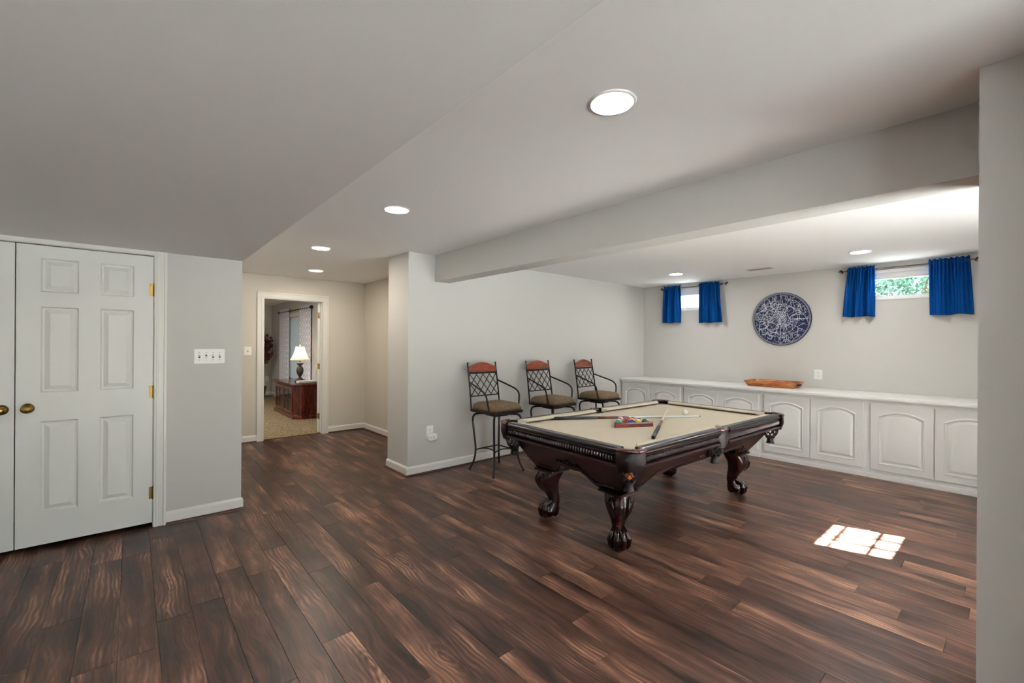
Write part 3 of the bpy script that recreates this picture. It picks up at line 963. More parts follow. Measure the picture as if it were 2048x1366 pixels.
# ------------------------------------------------------------------ plates
def plate(name, loc, rz, w, h, label, cat, toggles=0, outlet=False, plug=False):
    """front faces local -Y"""
    root = empty(name, loc, rz)
    tag(root, label, cat)
    MB().box(-w / 2, w / 2, -.006, 0, -h / 2, h / 2).build('cover_plate', 'plate', root, bevel=.0025, seg=2)
    n = max(toggles, 0)
    for k in range(n):
        x = (k - (n - 1) / 2) * .046
        MB().box(x - .006, x + .006, -.0066, -.0059, -.013, .013).build('slot', 'slot', root)
        t = MB().box(-.0042, .0042, -.018, 0, -.005, .005)
        t.xform(Matrix.Translation((x, -.004, 0)) @ Matrix.Rotation(math.radians(-28 if k != 1 else 28), 4, 'X'))
        t.build('toggle', 'plate', root, bevel=.001)
        for zz in (-.03, .03):
            MB().lathe([(.003, 0), (.003, .001), (0, .0014)], 8).xform(Matrix.Translation((x, -.006, zz)) @ Matrix.Rotation(PI / 2, 4, 'X')).build('screw', 'slot', root)
    if outlet:
        for zz in (-.02, .02):
            if plug and zz < 0:
                continue
            m = MB()
            m.loft([[(.0165 * math.cos(a), yy, zz + max(-.0125, min(.0125, .0165 * math.sin(a)))) for a in [2 * PI * q / 24 for q in range(24)]] for yy in (-.006, -.0085)])
            f = m.build('socket_face', 'plate', root)
            for xx in (-.006, .006):
                MB().box(xx - .0012, xx + .0012, -.0092, -.0084, zz - .001, zz + .008).build('slot', 'slot', f)
            MB().box(-.0025, .0025, -.0092, -.0084, zz - .010, zz - .005).build('slot', 'slot', f)
    return root


plate('switch_plate', (.484, YC, 1.301), 0, .208, .118, 'white four gang switch plate beside the closet doors', 'light switch', 4)
plate('switch_plate', (1.237, YD, 1.292), 0, .092, .124, 'white single switch plate left of the hall doorway', 'light switch', 1)
plate('wall_outlet', (2.488, YB, .447), 0, .084, .128, 'white outlet low on the wall left of the bar stools', 'outlet', 0, True, True)
plate('wall_outlet', (XF, 1.703, 1.043), -PI / 2, .09, .128, 'white outlet on the far wall above the worktop', 'outlet', 0, True)
plate('wall_outlet', (2.74, RY, .446), 0, .08, .12, 'white outlet near the corner in the carpeted room', 'outlet', 0, True)
# plug-in device on the stool wall outlet
pg = empty('plug_in_monitor', (2.508, YB - .0086, .385))
tag(pg, 'rounded white plug-in device on the outlet left of the stools', 'plug-in device')
m = MB()
loops = []
for ins, yy in ((0, 0), (0, -.022), (.006, -.031), (.02, -.034)):
    lp = []
    for q in range(28):
        a = 2 * PI * q / 28
        ca, sa = math.cos(a), math.sin(a)
        ex = 2 / 3.4
        lp.append(((.059 - ins) * abs(ca) ** ex * (1 if ca > 0 else -1), yy, (.044 - ins) * abs(sa) ** ex * (1 if sa > 0 else -1)))
    loops.append(lp)
m.loft(loops)
m.build('housing', 'plugwhite', pg, smooth=50)
for xx, zz in ((-.028, .0), (.006, .006), (.014, -.014)):
    MB().box(xx - .004, xx + .004, -.0352, -.033, zz - .004, zz + .004).build('indicator', 'slot', pg)


# ------------------------------------------------------------------ base cabinets and worktop
XCF = 6.03


def arch_pts(w, h, rise, n=11):
    """outline starting bottom left, anticlockwise seen from the front (u right, v up)"""
    pts = [(0, 0), (w, 0), (w, h - rise)]
    R = (w * w / 4 + rise * rise) / (2 * rise)
    a0 = math.asin((w / 2) / R)
    for k in range(1, n):
        a = a0 - 2 * a0 * k / n
        pts.append((w / 2 + R * math.sin(a), h - R + R * math.cos(a)))
    pts.append((0, h - rise))
    return pts


def rect_like(w, h, tpl):
    """points on a rectangle matching an arch template's count"""
    out = []
    n = len(tpl)
    W, Hh = tpl[1][0], max(p[1] for p in tpl)
    for i, p in enumerate(tpl):
        if i == 0:
            out.append((0, 0))
        elif i == 1:
            out.append((w, 0))
        elif i == 2:
            out.append((w, h))
        elif i == n - 1:
            out.append((0, h))
        else:
            out.append((w * p[0] / W, h))
    return out


def cab_door(w, h):
    """front faces local -X; u runs along -Y"""
    m = MB()
    ow, oh, ox, oz = w - .13, h - .135, .065, .065
    tpl = arch_pts(ow, oh, .055)
    rect = rect_like(w, h, tpl)

    def ins(d):
        s = arch_pts(ow - 2 * d, oh - 2 * d, .055)
        return [(u + ox + d, v_ + oz + d) for u, v_ in s]

    def P(l, x):
        return [(x, -u, v_) for u, v_ in l]
    th = .02
    bev = [(min(max(u, .004), w - .004), min(max(v_, .004), h - .004)) for u, v_ in rect]
    loops = [P(rect, 0), P(rect, -th + .004), P(bev, -th), P(ins(0), -th), P(ins(.005), -th - .006), P(ins(.013), -th - .005), P(ins(.016), -th + .010), P(ins(.028), -th + .011), P(ins(.05), -th - .001)]
    m.loft([list(reversed(l)) for l in loops], True, True, True)
    return m


UNITS = [(4.25, 3.195), (3.195, 2.14), (2.14, 1.085), (1.085, .03), (.03, -.80)]
names = ['white base cabinet at the left end, against the bar stool wall', 'white base cabinet second from the bar stool wall',
         'white base cabinet below the wooden tray', 'white base cabinet at the right, beside the near wall edge', 'white base cabinet hidden behind the near right wall']
for i, (a, b) in enumerate(UNITS):
    root = empty('base_cabinet', (XCF, a, 0))
    tag(root, names[i], 'cabinet', 'white arched panel base cabinets')
    w = a - b
    MB().box(0, .64, -w + .0005, -.0005, 0, .834).build('cabinet_body', 'cabinet', root)
    MB().box(-.026, 0, -w + .001, -.001, 0, .052).build('plinth', 'cabinet', root, bevel=.006, seg=2)
    dw = (w - .03 - .006 - .03) / 2
    for k in range(2):
        y = -.03 - k * (dw + .006)
        cab_door(dw, .705).build('cabinet_door', 'cabinet', root, (0, y, .092), smooth=25)
    if i == 0:
        pass
struct_w = MB().box(5.985, XF, -.805, YB, .835, .869).build('worktop', 'worktop', bevel=.006, seg=2)
tag(struct_w, 'long white worktop over the base cabinets', 'worktop')

# ------------------------------------------------------------------ tray
tr = empty('serving_tray', (6.435, 2.14, .869))
tag(tr, 'wooden serving tray with flared sides on the white worktop', 'tray')
hx0, hy0, hx1, hy1, th_, tz = .145, .262, .195, .302, .012, .075
MB().box(-hx0, hx0, -hy0, hy0, 0, .008).build('tray_base', 'traywood', tr)
for s in (-1, 1):
    m = MB().loft([[(s * hx0, -hy0, 0), (s * hx1, -hy1, tz), (s * (hx1 - th_), -hy1, tz), (s * (hx0 - th_), -hy0, 0)], [(s * hx0, hy0, 0), (s * hx1, hy1, tz), (s * (hx1 - th_), hy1, tz), (s * (hx0 - th_), hy0, 0)]])
    if s < 0:
        m.f = [tuple(reversed(f)) for f in m.f]
    m.build('long_side', 'traywood', tr)
    m = MB().loft([[(-hx0 + th_, s * hy0, 0), (-hx1 + th_, s * hy1, tz), (-hx1 + th_, s * (hy1 - th_), tz), (-hx0 + th_, s * (hy0 - th_), 0)], [(hx0 - th_, s * hy0, 0), (hx1 - th_, s * hy1, tz), (hx1 - th_, s * (hy1 - th_), tz), (hx0 - th_, s * (hy0 - th_), 0)]])
    e = m.build('end_side', 'traywood', tr)
    hm = MB()
    yy = s * (hy0 + (hy1 - hy0) * .55 + .004)
    hm.tube(bez([(-.05, yy, .04), (-.04, yy + s * .022, .042), (0, yy + s * .03, .044), (.04, yy + s * .022, .042), (.05, yy, .04)]), .006, 8)
    for q in (-.05, .05):
        hm.sphere((q, yy, .04), .013, 10, 6)
    hm.build('handle', 'rodblack', e, smooth=50)

# ------------------------------------------------------------------ round star chart
sc = empty('wall_art', (XF, 2.13, 1.772))
tag(sc, 'round navy star chart with pale lines on the far wall', 'wall art')
R_ = .358
d = MB().lathe([(R_ - .004, 0), (R_, .006), (R_, .026), (R_ - .004, .03), (0, .03)], 96)
d.xform(Matrix.Rotation(-PI / 2, 4, 'Y'))
d.build('disc', 'navy', sc, smooth=40)
ln = MB()
XX = -.0306


def line(p, q, w=.0022):
    p, q = Vector(p), Vector(q)
    if (q - p).length < 1e-5:
        return
    t = (q - p).normalized() * 1.0
    n = Vector((-t.y, t.x)) * w / 2
    a, b, c, e_ = p + n, p - n, q - n, q + n
    ln.add([(XX, -a.x, a.y), (XX, -b.x, b.y), (XX, -c.x, c.y), (XX, -e_.x, e_.y)], [(0, 1, 2, 3)])


def circ(c, r, w=.0025, n=96, lim=None):
    for k in range(n):
        a, b = 2 * PI * k / n, 2 * PI * (k + 1) / n
        p, q = (c[0] + r * math.cos(a), c[1] + r * math.sin(a)), (c[0] + r * math.cos(b), c[1] + r * math.sin(b))
        if lim and (math.hypot(*p) > lim or math.hypot(*q) > lim):
            continue
        line(p, q, w)


circ((0, 0), R_ - .012, .003)
circ((0, 0), R_ - .022, .002)
circ((0, 0), .20, .0032)
circ((0, 0), .1, .0022)
circ((.03, -.13), .30, .0032, 96, R_ - .02)
for k in range(24):
    a = 2 * PI * k / 24
    line((.02 * math.cos(a), .02 * math.sin(a)), ((R_ - .022) * math.cos(a), (R_ - .022) * math.sin(a)), .0016 if k % 2 else .0024)
rr = random.Random(17)
for c in range(120):
    rad = (R_ - .04) * math.sqrt(rr.random())
    a = rr.uniform(0, 2 * PI)
    p = Vector((rad * math.cos(a), rad * math.sin(a)))
    hd = rr.uniform(0, 2 * PI)
    for s_ in range(rr.randint(4, 8)):
        hd += rr.uniform(-1.3, 1.3)
        q = p + Vector((math.cos(hd), math.sin(hd))) * rr.uniform(.016, .05)
        if q.length > R_ - .025:
            break
        line(p, q, rr.uniform(.0022, .0042))
        p = q
for k in range(140):
    rad = (R_ - .03) * math.sqrt(rr.random())
    a = rr.uniform(0, 2 * PI)
    p = Vector((rad * math.cos(a), rad * math.sin(a)))
    line(p - Vector((.003, 0)), p + Vector((.003, 0)), .006)
ln.build('chart_lines', 'chart', sc)


# ------------------------------------------------------------------ blue curtains and rods
def curtain(x, t0, t1, b0, b1, zt, zb, seed, label):
    r = random.Random(seed)
    nu, nv = 72, 22
    ph = [r.uniform(0, 6.28) for _ in range(4)]
    k1, k2 = r.uniform(2.1, 2.9), r.uniform(6.5, 8.5)
    vv = []
    for j in range(nv + 1):
        v_ = j / nv
        z = zt + .02 + (zb - zt - .02) * v_
        for i in range(nu + 1):
            u = i / nu
            uw = u + .018 * math.sin(2 * PI * k1 * u + ph[0]) * v_
            y = (t0 + (t1 - t0) * u) * (1 - v_) + (b0 + (b1 - b0) * uw) * v_
            amp1 = .010 + .036 * min(1, v_ * 1.6)
            amp2 = .016 * (1 - v_) ** 1.5 + .004
            dx = amp1 * math.sin(2 * PI * k1 * u + ph[1] + .5 * v_) + amp2 * math.sin(2 * PI * k2 * 1.6 * u + ph[2])
            pinch = math.exp(-((v_ - .055) / .02) ** 2)
            dx = dx * (1 - .85 * pinch) - .012 * pinch - .004
            zz = z + (.007 * math.sin(2 * PI * k2 * u + ph[3]) if j == 0 else 0) + (.004 * math.sin(2 * PI * 1.5 * u + ph[0]) * v_)
            vv.append((x + dx, y, zz))
    ff = [(j * (nu + 1) + i, j * (nu + 1) + i + 1, (j + 1) * (nu + 1) + i + 1, (j + 1) * (nu + 1) + i) for j in range(nv) for i in range(nu)]
    m = MB()
    m.v, m.f = vv, ff
    o = m.build('curtain', 'blue', smooth=80)
    s = o.modifiers.new('thickness', 'SOLIDIFY')
    s.thickness = .002
    tag(o, label, 'curtain', 'short blue curtains')
    return o


CX = XF - .068
curtain(CX, 3.825, 3.553, 3.850, 3.549, 2.338, 1.768, 1, 'blue curtain on the left side of the left high window')
curtain(CX, 3.251, 2.930, 3.250, 2.862, 2.342, 1.752, 2, 'blue curtain between the left high window and the round wall art')
curtain(CX, 1.385, 1.129, 1.432, 1.127, 2.342, 1.765, 3, 'blue curtain on the right of the round wall art, left of its window')
curtain(CX, .665, .352,   .664, .322, 2.342, 1.755, 4, 'blue curtain at the far right beside the near wall edge')


def rod(y0, y1, z, label):
    root = empty('curtain_rod', (CX, (y0 + y1) / 2, z))
    tag(root, label, 'curtain rod')
    L_ = (y1 - y0) / 2
    MB().tube([(0, -L_, 0), (0, L_, 0)], .006, 10).build('pole', 'rod', root, smooth=50)
    for s in (-1, 1):
        m = MB().sphere((0, s * (L_ + .012), 0), .016, 12, 8)
        m.tube(bez([(0, s * (L_ + .02), 0), (.004, s * (L_ + .045), .004), (0, s * (L_ + .075), -.002)]), .005, 8)
        for dz, dy in ((.022, .1), (-.024, .085), (.004, .11)):
            m.tube(bez([(0, s * (L_ + .06), 0), (0, s * (L_ + dy * .8), dz * .6), (0, s * (L_ + dy), dz)], 5), [.003, .004, .006, .008, .009, .009, .008, .006, .004, .003, .001], 6)
        m.build('leaf_finial', 'rod', root, smooth=60)
        b = MB().box(0, .058, s * (L_ - .02) - .006, s * (L_ - .02) + .006, -.006, .006)
        b.build('bracket', 'rod', root)


rod(2.915, 3.795, 2.322, 'bronze curtain rod with leaf ends over the left high window')
rod(.375, 1.372, 2.322, 'bronze curtain rod with leaf ends over the right high window')

# ------------------------------------------------------------------ pool table
TC = (3.486, 2.150)
TROT = math.radians(-1.8)
A, B = 1.19, .67
TZ = .775
table = empty('pool_table', (TC[0], TC[1], 0), TROT)
tag(table, 'dark mahogany pool table with tan cloth and claw feet', 'pool table')
# cloth bed with clipped corners
cc = .135
bx, by = A - .072, B - .072
poly = [(-bx + cc, -by), (-.075, -by), (-.055, -by + .055), (.055, -by + .055), (.075, -by), (bx - cc, -by), (bx, -by + cc), (bx, by - cc), (bx - cc, by), (.075, by), (.055, by - .055), (-.055, by - .055), (-.075, by), (-bx + cc, by), (-bx, by - cc), (-bx, -by + cc)]
MB().loft([[(x, y, .71) for x, y in poly], [(x, y, .74) for x, y in poly]]).build('cloth_bed', 'felt', table)


def along(pr, p0, p1, inward, e0=0.0, e1=0.0):
    """sweep profile (d inward, z) from p0 to p1; e0/e1 shorten per unit d"""
    p0, p1, n = Vector((*p0, 0)), Vector((*p1, 0)), Vector((*inward, 0))
    t = (p1 - p0).normalized()
    a = [p0 + n * d_ + t * (d_ * e0) + Vector((0, 0, z)) for d_, z in pr]
    b = [p1 + n * d_ - t * (d_ * e1) + Vector((0, 0, z)) for d_, z in pr]
    m = MB().loft([a, b])
    if t.cross(n).z > 0:
        m.f = [tuple(reversed(f)) for f in m.f]
    return m


cap = [(.014, .738), (.004, .741), (0, .747), (.0, .755), (.003, .763), (.01, .770), (.022, .7745), (.034, .775), (.07, .775), (.07, .738)]
apron = [(.022, .740), (.010, .736), (.008, .730), (.014, .725), (.032, .722), (.032, .676), (.012, .672), (.004, .667), (.002, .660), (.006, .654), (.022, .648), (.05, .646), (.05, .740)]
cush = [(.069, .7745), (.069, .742), (.118, .752), (.130, .759), (.131, .764), (.126, .770), (.114, .7745)]
K = .112        # corner clearance
G = .070        # half gap at a side pocket
SIDES = []
for s in (-1, 1):
    SIDES += [((-A + K, s * B), (-G, s * B), (0, -s), 'c', 's'), ((G, s * B), (A - K, s * B), (0, -s), 's', 'c')]
    SIDES += [((s * A, -B + K), (s * A, B - K), (-s, 0), 'c', 'c')]
for p0, p1, n, a, b in SIDES:
    r = along(cap, p0, p1, n, .10, .10).build('rail_cap', 'rail', table, smooth=35)
    ap = along(apron, p0, p1, n, 0, 0).build('apron', 'mahog', table, smooth=35)
    ea, eb = (.95 if a == 'c' else .35), (.95 if b == 'c' else .35)
    q0, q1 = Vector((*p0, 0)), Vector((*p1, 0))
    t = (q1 - q0).normalized()
    # cushion noses start closer to the pocket than the caps
    c0, c1 = q0 - t * (.020 if a == 'c' else .030), q1 + t * (.020 if b == 'c' else .030)
    along(cush, c0[:2], c1[:2], n, ea, eb).build('cushion', 'felt', table, smooth=40)
    # gadroon band
    gm = MB()
    Lr = (q1 - q0).length
    cnt = int(Lr / .0235)
    nn = Vector((*n, 0))
    for k in range(cnt):
        cpt = q0 + t * ((k + .5) * Lr / cnt) + nn * .031
        hw = Lr / cnt * .38
        loops = []
        for z, sc_ in ((.677, .25), (.681, .8), (.69, 1), (.708, 1), (.717, .8), (.721, .25)):
            loops.append([cpt + t * (hw * math.cos(a_)) - nn * (.02 * sc_ * math.sin(a_)) + Vector((0, 0, z)) for a_ in (0, PI / 4, PI / 2, 3 * PI / 4, PI)])
        gm.loft(loops, False, False, False)
    gm.build('gadroon_band', 'mahog', ap, smooth=60)


# pocket castings, liners and nets
def arc_band(c, r0, r1, a0, a1, z0, z1, n=20, taper=0.0):
    m = MB()
    loops = []
    for k in range(n + 1):
        a_ = a0 + (a1 - a0) * k / n
        ca, sa = math.cos(a_), math.sin(a_)
        loops.append([(c[0] + (r0 - taper) * ca, c[1] + (r0 - taper) * sa, z0), (c[0] + (r1 - taper) * ca, c[1] + (r1 - taper) * sa, z0),
                      (c[0] + (r1 + .004) * ca, c[1] + (r1 + .004) * sa, (z0 + z1) / 2), (c[0] + r1 * ca, c[1] + r1 * sa, z1 - .006), (c[0] + (r1 - .006) * ca, c[1] + (r1 - .006) * sa, z1),
                      (c[0] + (r0 + .004) * ca, c[1] + (r0 + .004) * sa, z1), (c[0] + r0 * ca, c[1] + r0 * sa, z1 - .005)])
    m.loft(loops)
    return m


def pocket_net(c, z0, parent):
    m = MB()
    n = 9
    rings = [(.060, 0), (.066, -.025), (.058, -.055), (.042, -.08), (.03, -.098)]
    P = [[(c[0] + r_ * math.cos(2 * PI * (k + .5 * (i % 2)) / n), c[1] + r_ * math.sin(2 * PI * (k + .5 * (i % 2)) / n), z0 + z) for k in range(n)] for i, (r_, z) in enumerate(rings)]
    for i in range(len(P) - 1):
        for k in range(n):
            k2 = (k - 1) % n if i % 2 == 0 else (k + 1) % n
            for kk in (k, k2):
                m.tube([P[i][k], P[i + 1][kk]], .0045, 5)
    for ring in (P[0], P[-1]):
        m.tube(ring + [ring[0]], .006, 6)
    o = m.build('pocket_net', 'leather_b', parent, smooth=60)
    tm = MB().lathe([(.026, -.096), (.031, -.1), (.026, -.112), (.03, -.135), (.037, -.148), (.0, -.148)], 12, (c[0], c[1], z0))
    tm.build('tassel', 'leather_b', o, smooth=50)
    return o


for sx in (-1, 1):
    for sy in (-1, 1):
        c = (sx * (A - .098), sy * (B - .098))
        base = math.atan2(sy, sx)
        arc_band(c, .072, .112, base - 1.02, base + 1.02, .757, .777).build('pocket_cap', 'pocketcap', table, smooth=75)
        lf = arc_band(c, .094, .108, base - .98, base + .98, .636, .757, taper=.016).build('pocket_leather', 'leather', table, smooth=75)
        MB().lathe([(.076, .738), (.07, .70), (.06, .66), (.06, .645)], 20, (c[0], c[1], 0)).build('pocket_liner', 'gully', table, smooth=50)
        pocket_net((c[0], c[1]), .645, table)
for sy in (-1, 1):
    c = (0, sy * (B - .088))
    base = sy * PI / 2
    arc_band(c, .055, .094, base - .84, base + .84, .757, .777).build('pocket_cap', 'pocketcap', table, smooth=75)
    arc_band(c, .08, .094, base - .86, base + .86, .628, .757, taper=.012).build('pocket_leather', 'leather', table, smooth=75)
    MB().lathe([(.060, .738), (.056, .70), (.05, .66), (.05, .645)], 20, (c[0], c[1] + sy * .005, 0)).build('pocket_liner', 'gully', table, smooth=50)
    pocket_net((c[0], c[1]), .64, table)

# cabinet body: four sloped, scalloped side panels
LX, LY = .885, .335
TXt, TYt, TXb, TYb = A - .085, B - .085, LX + .085, LY + .085
ZT, ZBm = .652, .405


def scallop(u, half, legpos):
    """bottom height along a side, u in [-half, half]"""
    d_ = abs(abs(u) - legpos)
    if abs(u) > legpos - .11:
        return ZBm
    e = legpos - .11 - abs(u)
    t = min(1, e / .16)
    s_ = t * t * (3 - 2 * t)
    return ZBm + .095 * s_ - .012 * math.exp(-((e - .2) / .05) ** 2)


def side_panel(axis, s):
    nU, nV = 64, 6
    ht, hb, leg = (TXt, TXb, LX) if axis == 'x' else (TYt, TYb, LY)
    dt, db = (TYt, TYb) if axis == 'x' else (TXt, TXb)
    out, inn = [], []
    for j in range(nV + 1):
        for i in range(nU + 1):
            q = -1 + 2 * i / nU
            zb = scallop(q * hb, hb, leg)
            z = ZT + (zb - ZT) * j / nV
            f_ = (ZT - z) / (ZT - ZBm)
            u = q * (ht + (hb - ht) * f_)
            off = dt + (db - dt) * f_ + .006 * math.sin(PI * f_)
            for lst, th in ((out, 0), (inn, .026)):
                lst.append((u, s * (off - th), z) if axis == 'x' else (s * (off - th), u, z))
    m = MB()
    n1 = nU + 1
    N_ = len(out)
    m.v = out + inn
    fl = (s > 0) == (axis == 'x')
    for j in range(nV):
        for i in range(nU):
            f1 = (j * n1 + i, j * n1 + i + 1, (j + 1) * n1 + i + 1, (j + 1) * n1 + i)
            m.f.append(f1 if fl else f1[::-1])
            f2 = tuple(k + N_ for k in f1)
            m.f.append(f2[::-1] if fl else f2)
    b_ = nV * n1
    for i in range(nU):
        m.f.append((b_ + i, b_ + i + 1, b_ + i + 1 + N_, b_ + i + N_))
    o = m.build('side_panel', 'mahog', table, smooth=35)
    # applied moulding following the lower edge
    pts = []
    for i in range(0, 49):
        q = -1 + 2 * i / 48
        zb = scallop(q * hb * .86, hb, leg) + .034
        f_ = (ZT - zb) / (ZT - ZBm)
        u = q * .86 * (ht + (hb - ht) * f_)
        off = dt + (db - dt) * f_ + .006
        pts.append((u, s * off, zb) if axis == 'x' else (s * off, u, zb))
    MB().tube(pts, .0055, 6).build('applied_molding', 'mahog', o, smooth=60)
    # scroll ornament in the middle
    om = MB()
    zc = .545
    fz = (ZT - zc) / (ZT - ZBm)
    off = dt + (db - dt) * fz + .008
    for g in (-1, 1):
        for r0_, cx_ in ((.028, .05), (.02, .1)):
            sp = []
            for k in range(19):
                a_ = k / 18 * 2.2 * PI
                rr_ = r0_ * (1 - .7 * k / 18)
                u = g * (cx_ - rr_ * math.cos(a_))
                z = zc + rr_ * .7 * math.sin(a_)
                sp.append((u, s * off, z) if axis == 'x' else (s * off, u, z))
            om.tube(sp, .005, 6)
    om.sphere((0, s * off, zc) if axis == 'x' else (s * off, 0, zc), .02, 12, 8)
    om.build('scroll_ornament', 'mahog', o, smooth=60)


for s in (-1, 1):
    side_panel('x', s)
    side_panel('y', s)
MB().box(-TXt + .03, TXt - .03, -TYt + .03, TYt - .03, .60, .71).build('slate_frame', 'gully', table)


def sq(cx, cy, hw, z, ang, n=20, p=2.8):
    out = []
    for k in range(n):
        a_ = 2 * PI * k / n
        ca, sa = math.cos(a_), math.sin(a_)
        e = 2 / p
        x = hw * abs(ca) ** e * (1 if ca >= 0 else -1)
        y = hw * abs(sa) ** e * (1 if sa >= 0 else -1)
        out.append((cx + x * math.cos(ang) - y * math.sin(ang), cy + x * math.sin(ang) + y * math.cos(ang), z))
    return out


for sx in (-1, 1):
    for sy in (-1, 1):
        MB().box(sx * LX - .105, sx * LX + .105, sy * LY - .105, sy * LY + .105, .386, .405).build('leg_plate', 'mahog', table, bevel=.006, seg=2)
        o = Vector((sx, sy, 0)).normalized()
        sec = [(.388, -.004, .086), (.372, .002, .088), (.352, .014, .090), (.325, .028, .089), (.295, .034, .084), (.262, .028, .076), (.225, .012, .062), (.19, -.006, .051), (.16, -.018, .043), (.135, -.022, .040), (.112, -.014, .044), (.09, .000, .055), (.065, .016, .064)]
        m = MB()
        m.loft([sq(sx * LX + o.x * d_, sy * LY + o.y * d_, hw, z, 0) for z, d_, hw in reversed(sec)])
        leg = m.build('leg', 'mahogx', table, smooth=60)
        # carved knee leaves
        km = MB()
        tang = Vector((-o.y, o.x, 0))
        for g in (-1, 0, 1):
            pts = []
            for z, d_, hw in sec[1:7]:
                p = Vector((sx * LX, sy * LY, 0)) + o * (d_ + hw * (1.12 if g == 0 else .96)) + tang * (g * hw * .62)
                pts.append((p.x, p.y, z))
            km.tube(bez(pts, 4), [.003 + .0055 * math.sin(PI * k / 20) for k in range(21)], 6)
        for g in (-1, 1):
            sp = []
            for k in range(15):
                a_ = k / 14 * 2 * PI
                rr_ = .022 * (1 - .65 * k / 14)
                p = Vector((sx * LX, sy * LY, 0)) + o * (.075) + tang * (g * (.062 - rr_ * math.cos(a_)))
                sp.append((p.x, p.y, .345 + rr_ * math.sin(a_)))
            km.tube(sp, .0055, 6)
        km.build('knee_carving', 'mahogx', leg, smooth=60)
        # ball and claw
        fc = Vector((sx * LX, sy * LY, 0)) + o * .026
        fm = MB().sphere((fc.x, fc.y, .062), .062, 18, 12, (1.05, 1.05, 1.0))
        ball_ = fm.build('foot_ball', 'mahogx', leg, smooth=60)
        cm = MB()
        for da in (-1.15, -.38, .38, 1.15, PI):
            dr = Vector((o.x * math.cos(da) - o.y * math.sin(da), o.x * math.sin(da) + o.y * math.cos(da), 0))
            ank = Vector((sx * LX, sy * LY, 0)) - o * .01
            pts = [ank + dr * .03 + Vector((0, 0, .14)), fc + dr * .052 + Vector((0, 0, .112)), fc + dr * .068 + Vector((0, 0, .08)), fc + dr * .068 + Vector((0, 0, .046)), fc + dr * .054 + Vector((0, 0, .018)), fc + dr * .044 + Vector((0, 0, .008))]
            cm.tube(bez(pts, 4), [.018, .018, .019, .0195, .020, .020, .0195, .0215, .022, .0215, .019, .0175, .0175, .019, .018, .016, .014, .0115, .009, .0075, .006], 8)
        cm.build('claw', 'mahogx', leg, smooth=60)

# ------------------------------------------------------------------ balls, rack, cues
BR = .0286
BCOL = {1: (226, 180, 40), 2: (26, 44, 120), 3: (190, 40, 36), 4: (70, 36, 104), 5: (226, 110, 36), 6: (20, 100, 70), 7: (110, 24, 34), 8: (16, 16, 18),
        9: (226, 180, 40), 10: (26, 50, 130), 11: (200, 50, 40), 12: (80, 40, 110), 13: (232, 120, 60), 14: (20, 130, 110), 15: (116, 28, 40)}
BNAME = {1: 'solid yellow', 2: 'solid blue', 3: 'solid red', 4: 'solid purple', 5: 'solid orange', 6: 'solid green', 7: 'solid maroon', 8: 'solid black',
         9: 'yellow striped', 10: 'blue striped', 11: 'red striped', 12: 'purple striped', 13: 'orange striped', 14: 'teal striped', 15: 'maroon striped'}
sph = MB().sphere((0, 0, 0), BR, 24, 14)
BED = .74


def ball(loc, mat, label, rot=(0, 0, 0)):
    o = sph.build('billiard_ball', mat, None, loc, smooth=80)
    o.rotation_euler = rot
    tag(o, label, 'ball', 'billiard balls')
    return o


f0 = Vector((2.952, 2.157, 0))
f1 = Vector((3.280, 1.973, 0))
ft = (f1 - f0).normalized()
fn = Vector((-ft.y, ft.x, 0))
mid = (f0 + f1) / 2
rot_rack = math.atan2(ft.y, ft.x)
th_r = .016
first = mid + fn * (th_r + BR + .002)
order = [[14, 7, 2, 9, 6], [13, 4, 1, 10], [12, 3, 15], [11, 8], [None]]
rb = random.Random(4)
pos = {0: 'front row of the rack', 1: 'second row of the rack', 2: 'middle of the rack', 3: 'back of the rack'}
for i, row in enumerate(order):
    for j, nb in enumerate(row):
        if nb is None:
            continue
        p = first + ft * ((j - (len(row) - 1) / 2) * (2 * BR + .0004)) + fn * (i * BR * 1.734)
        ball((p.x, p.y, BED + BR), ball_mat('ball_%d' % nb, BCOL[nb], nb > 8), '%s pool ball in the %s' % (BNAME[nb], pos[i]), (rb.uniform(.3, 1.4), rb.uniform(-.9, .9), rb.uniform(0, 6)))
ball((4.03, 2.11, BED + BR), simple('cue_ball', (240, 236, 224), 0.1, var=.01, coat=.5), 'white cue ball alone on the tan cloth')
_px, _py = -(A - .098), -(B - .098)
ball((TC[0] + _px * math.cos(TROT) - _py * math.sin(TROT), TC[1] + _px * math.sin(TROT) + _py * math.cos(TROT), .585), ball_mat('ball_5', BCOL[5], False), 'orange ball hanging in the near corner pocket net')
# rack
rack = empty('ball_rack', (mid.x, mid.y, BED), rot_rack)
tag(rack, 'red brown wooden triangle rack around the pool balls', 'rack')
half = 5 * BR + .032
hgt = half * 2 * math.sqrt(3) / 2
V3 = [Vector((-half - .006, 0)), Vector((half + .006, 0)), Vector((0, hgt))]
cen = sum(V3, Vector((0, 0))) / 3


def rounded(ins):
    out = []
    for k in range(3):
        p, a_, b_ = V3[k], V3[k - 1], V3[(k + 1) % 3]
        dirc = (cen - p).normalized()
        p2 = p + dirc * ins * 2
        da, db = (a_ - p).normalized(), (b_ - p).normalized()
        r_ = .028 - min(ins * .4, .02)
        for t_ in range(6):
            s_ = t_ / 5
            out.append(p2 + da * r_ * (1 - s_) ** 2 + db * r_ * s_ ** 2)
    return out


oo, ii = rounded(0), rounded(th_r)
m = MB()
m.loft([[(p.x, p.y, 0) for p in oo], [(p.x, p.y, .034) for p in oo], [(p.x * .995, p.y * .995 + .001, .038) for p in oo], [(p.x, p.y, .038) for p in ii], [(p.x, p.y, 0) for p in ii]], True, False, False)
m.build('rack_frame', 'rackwood', rack, smooth=40)


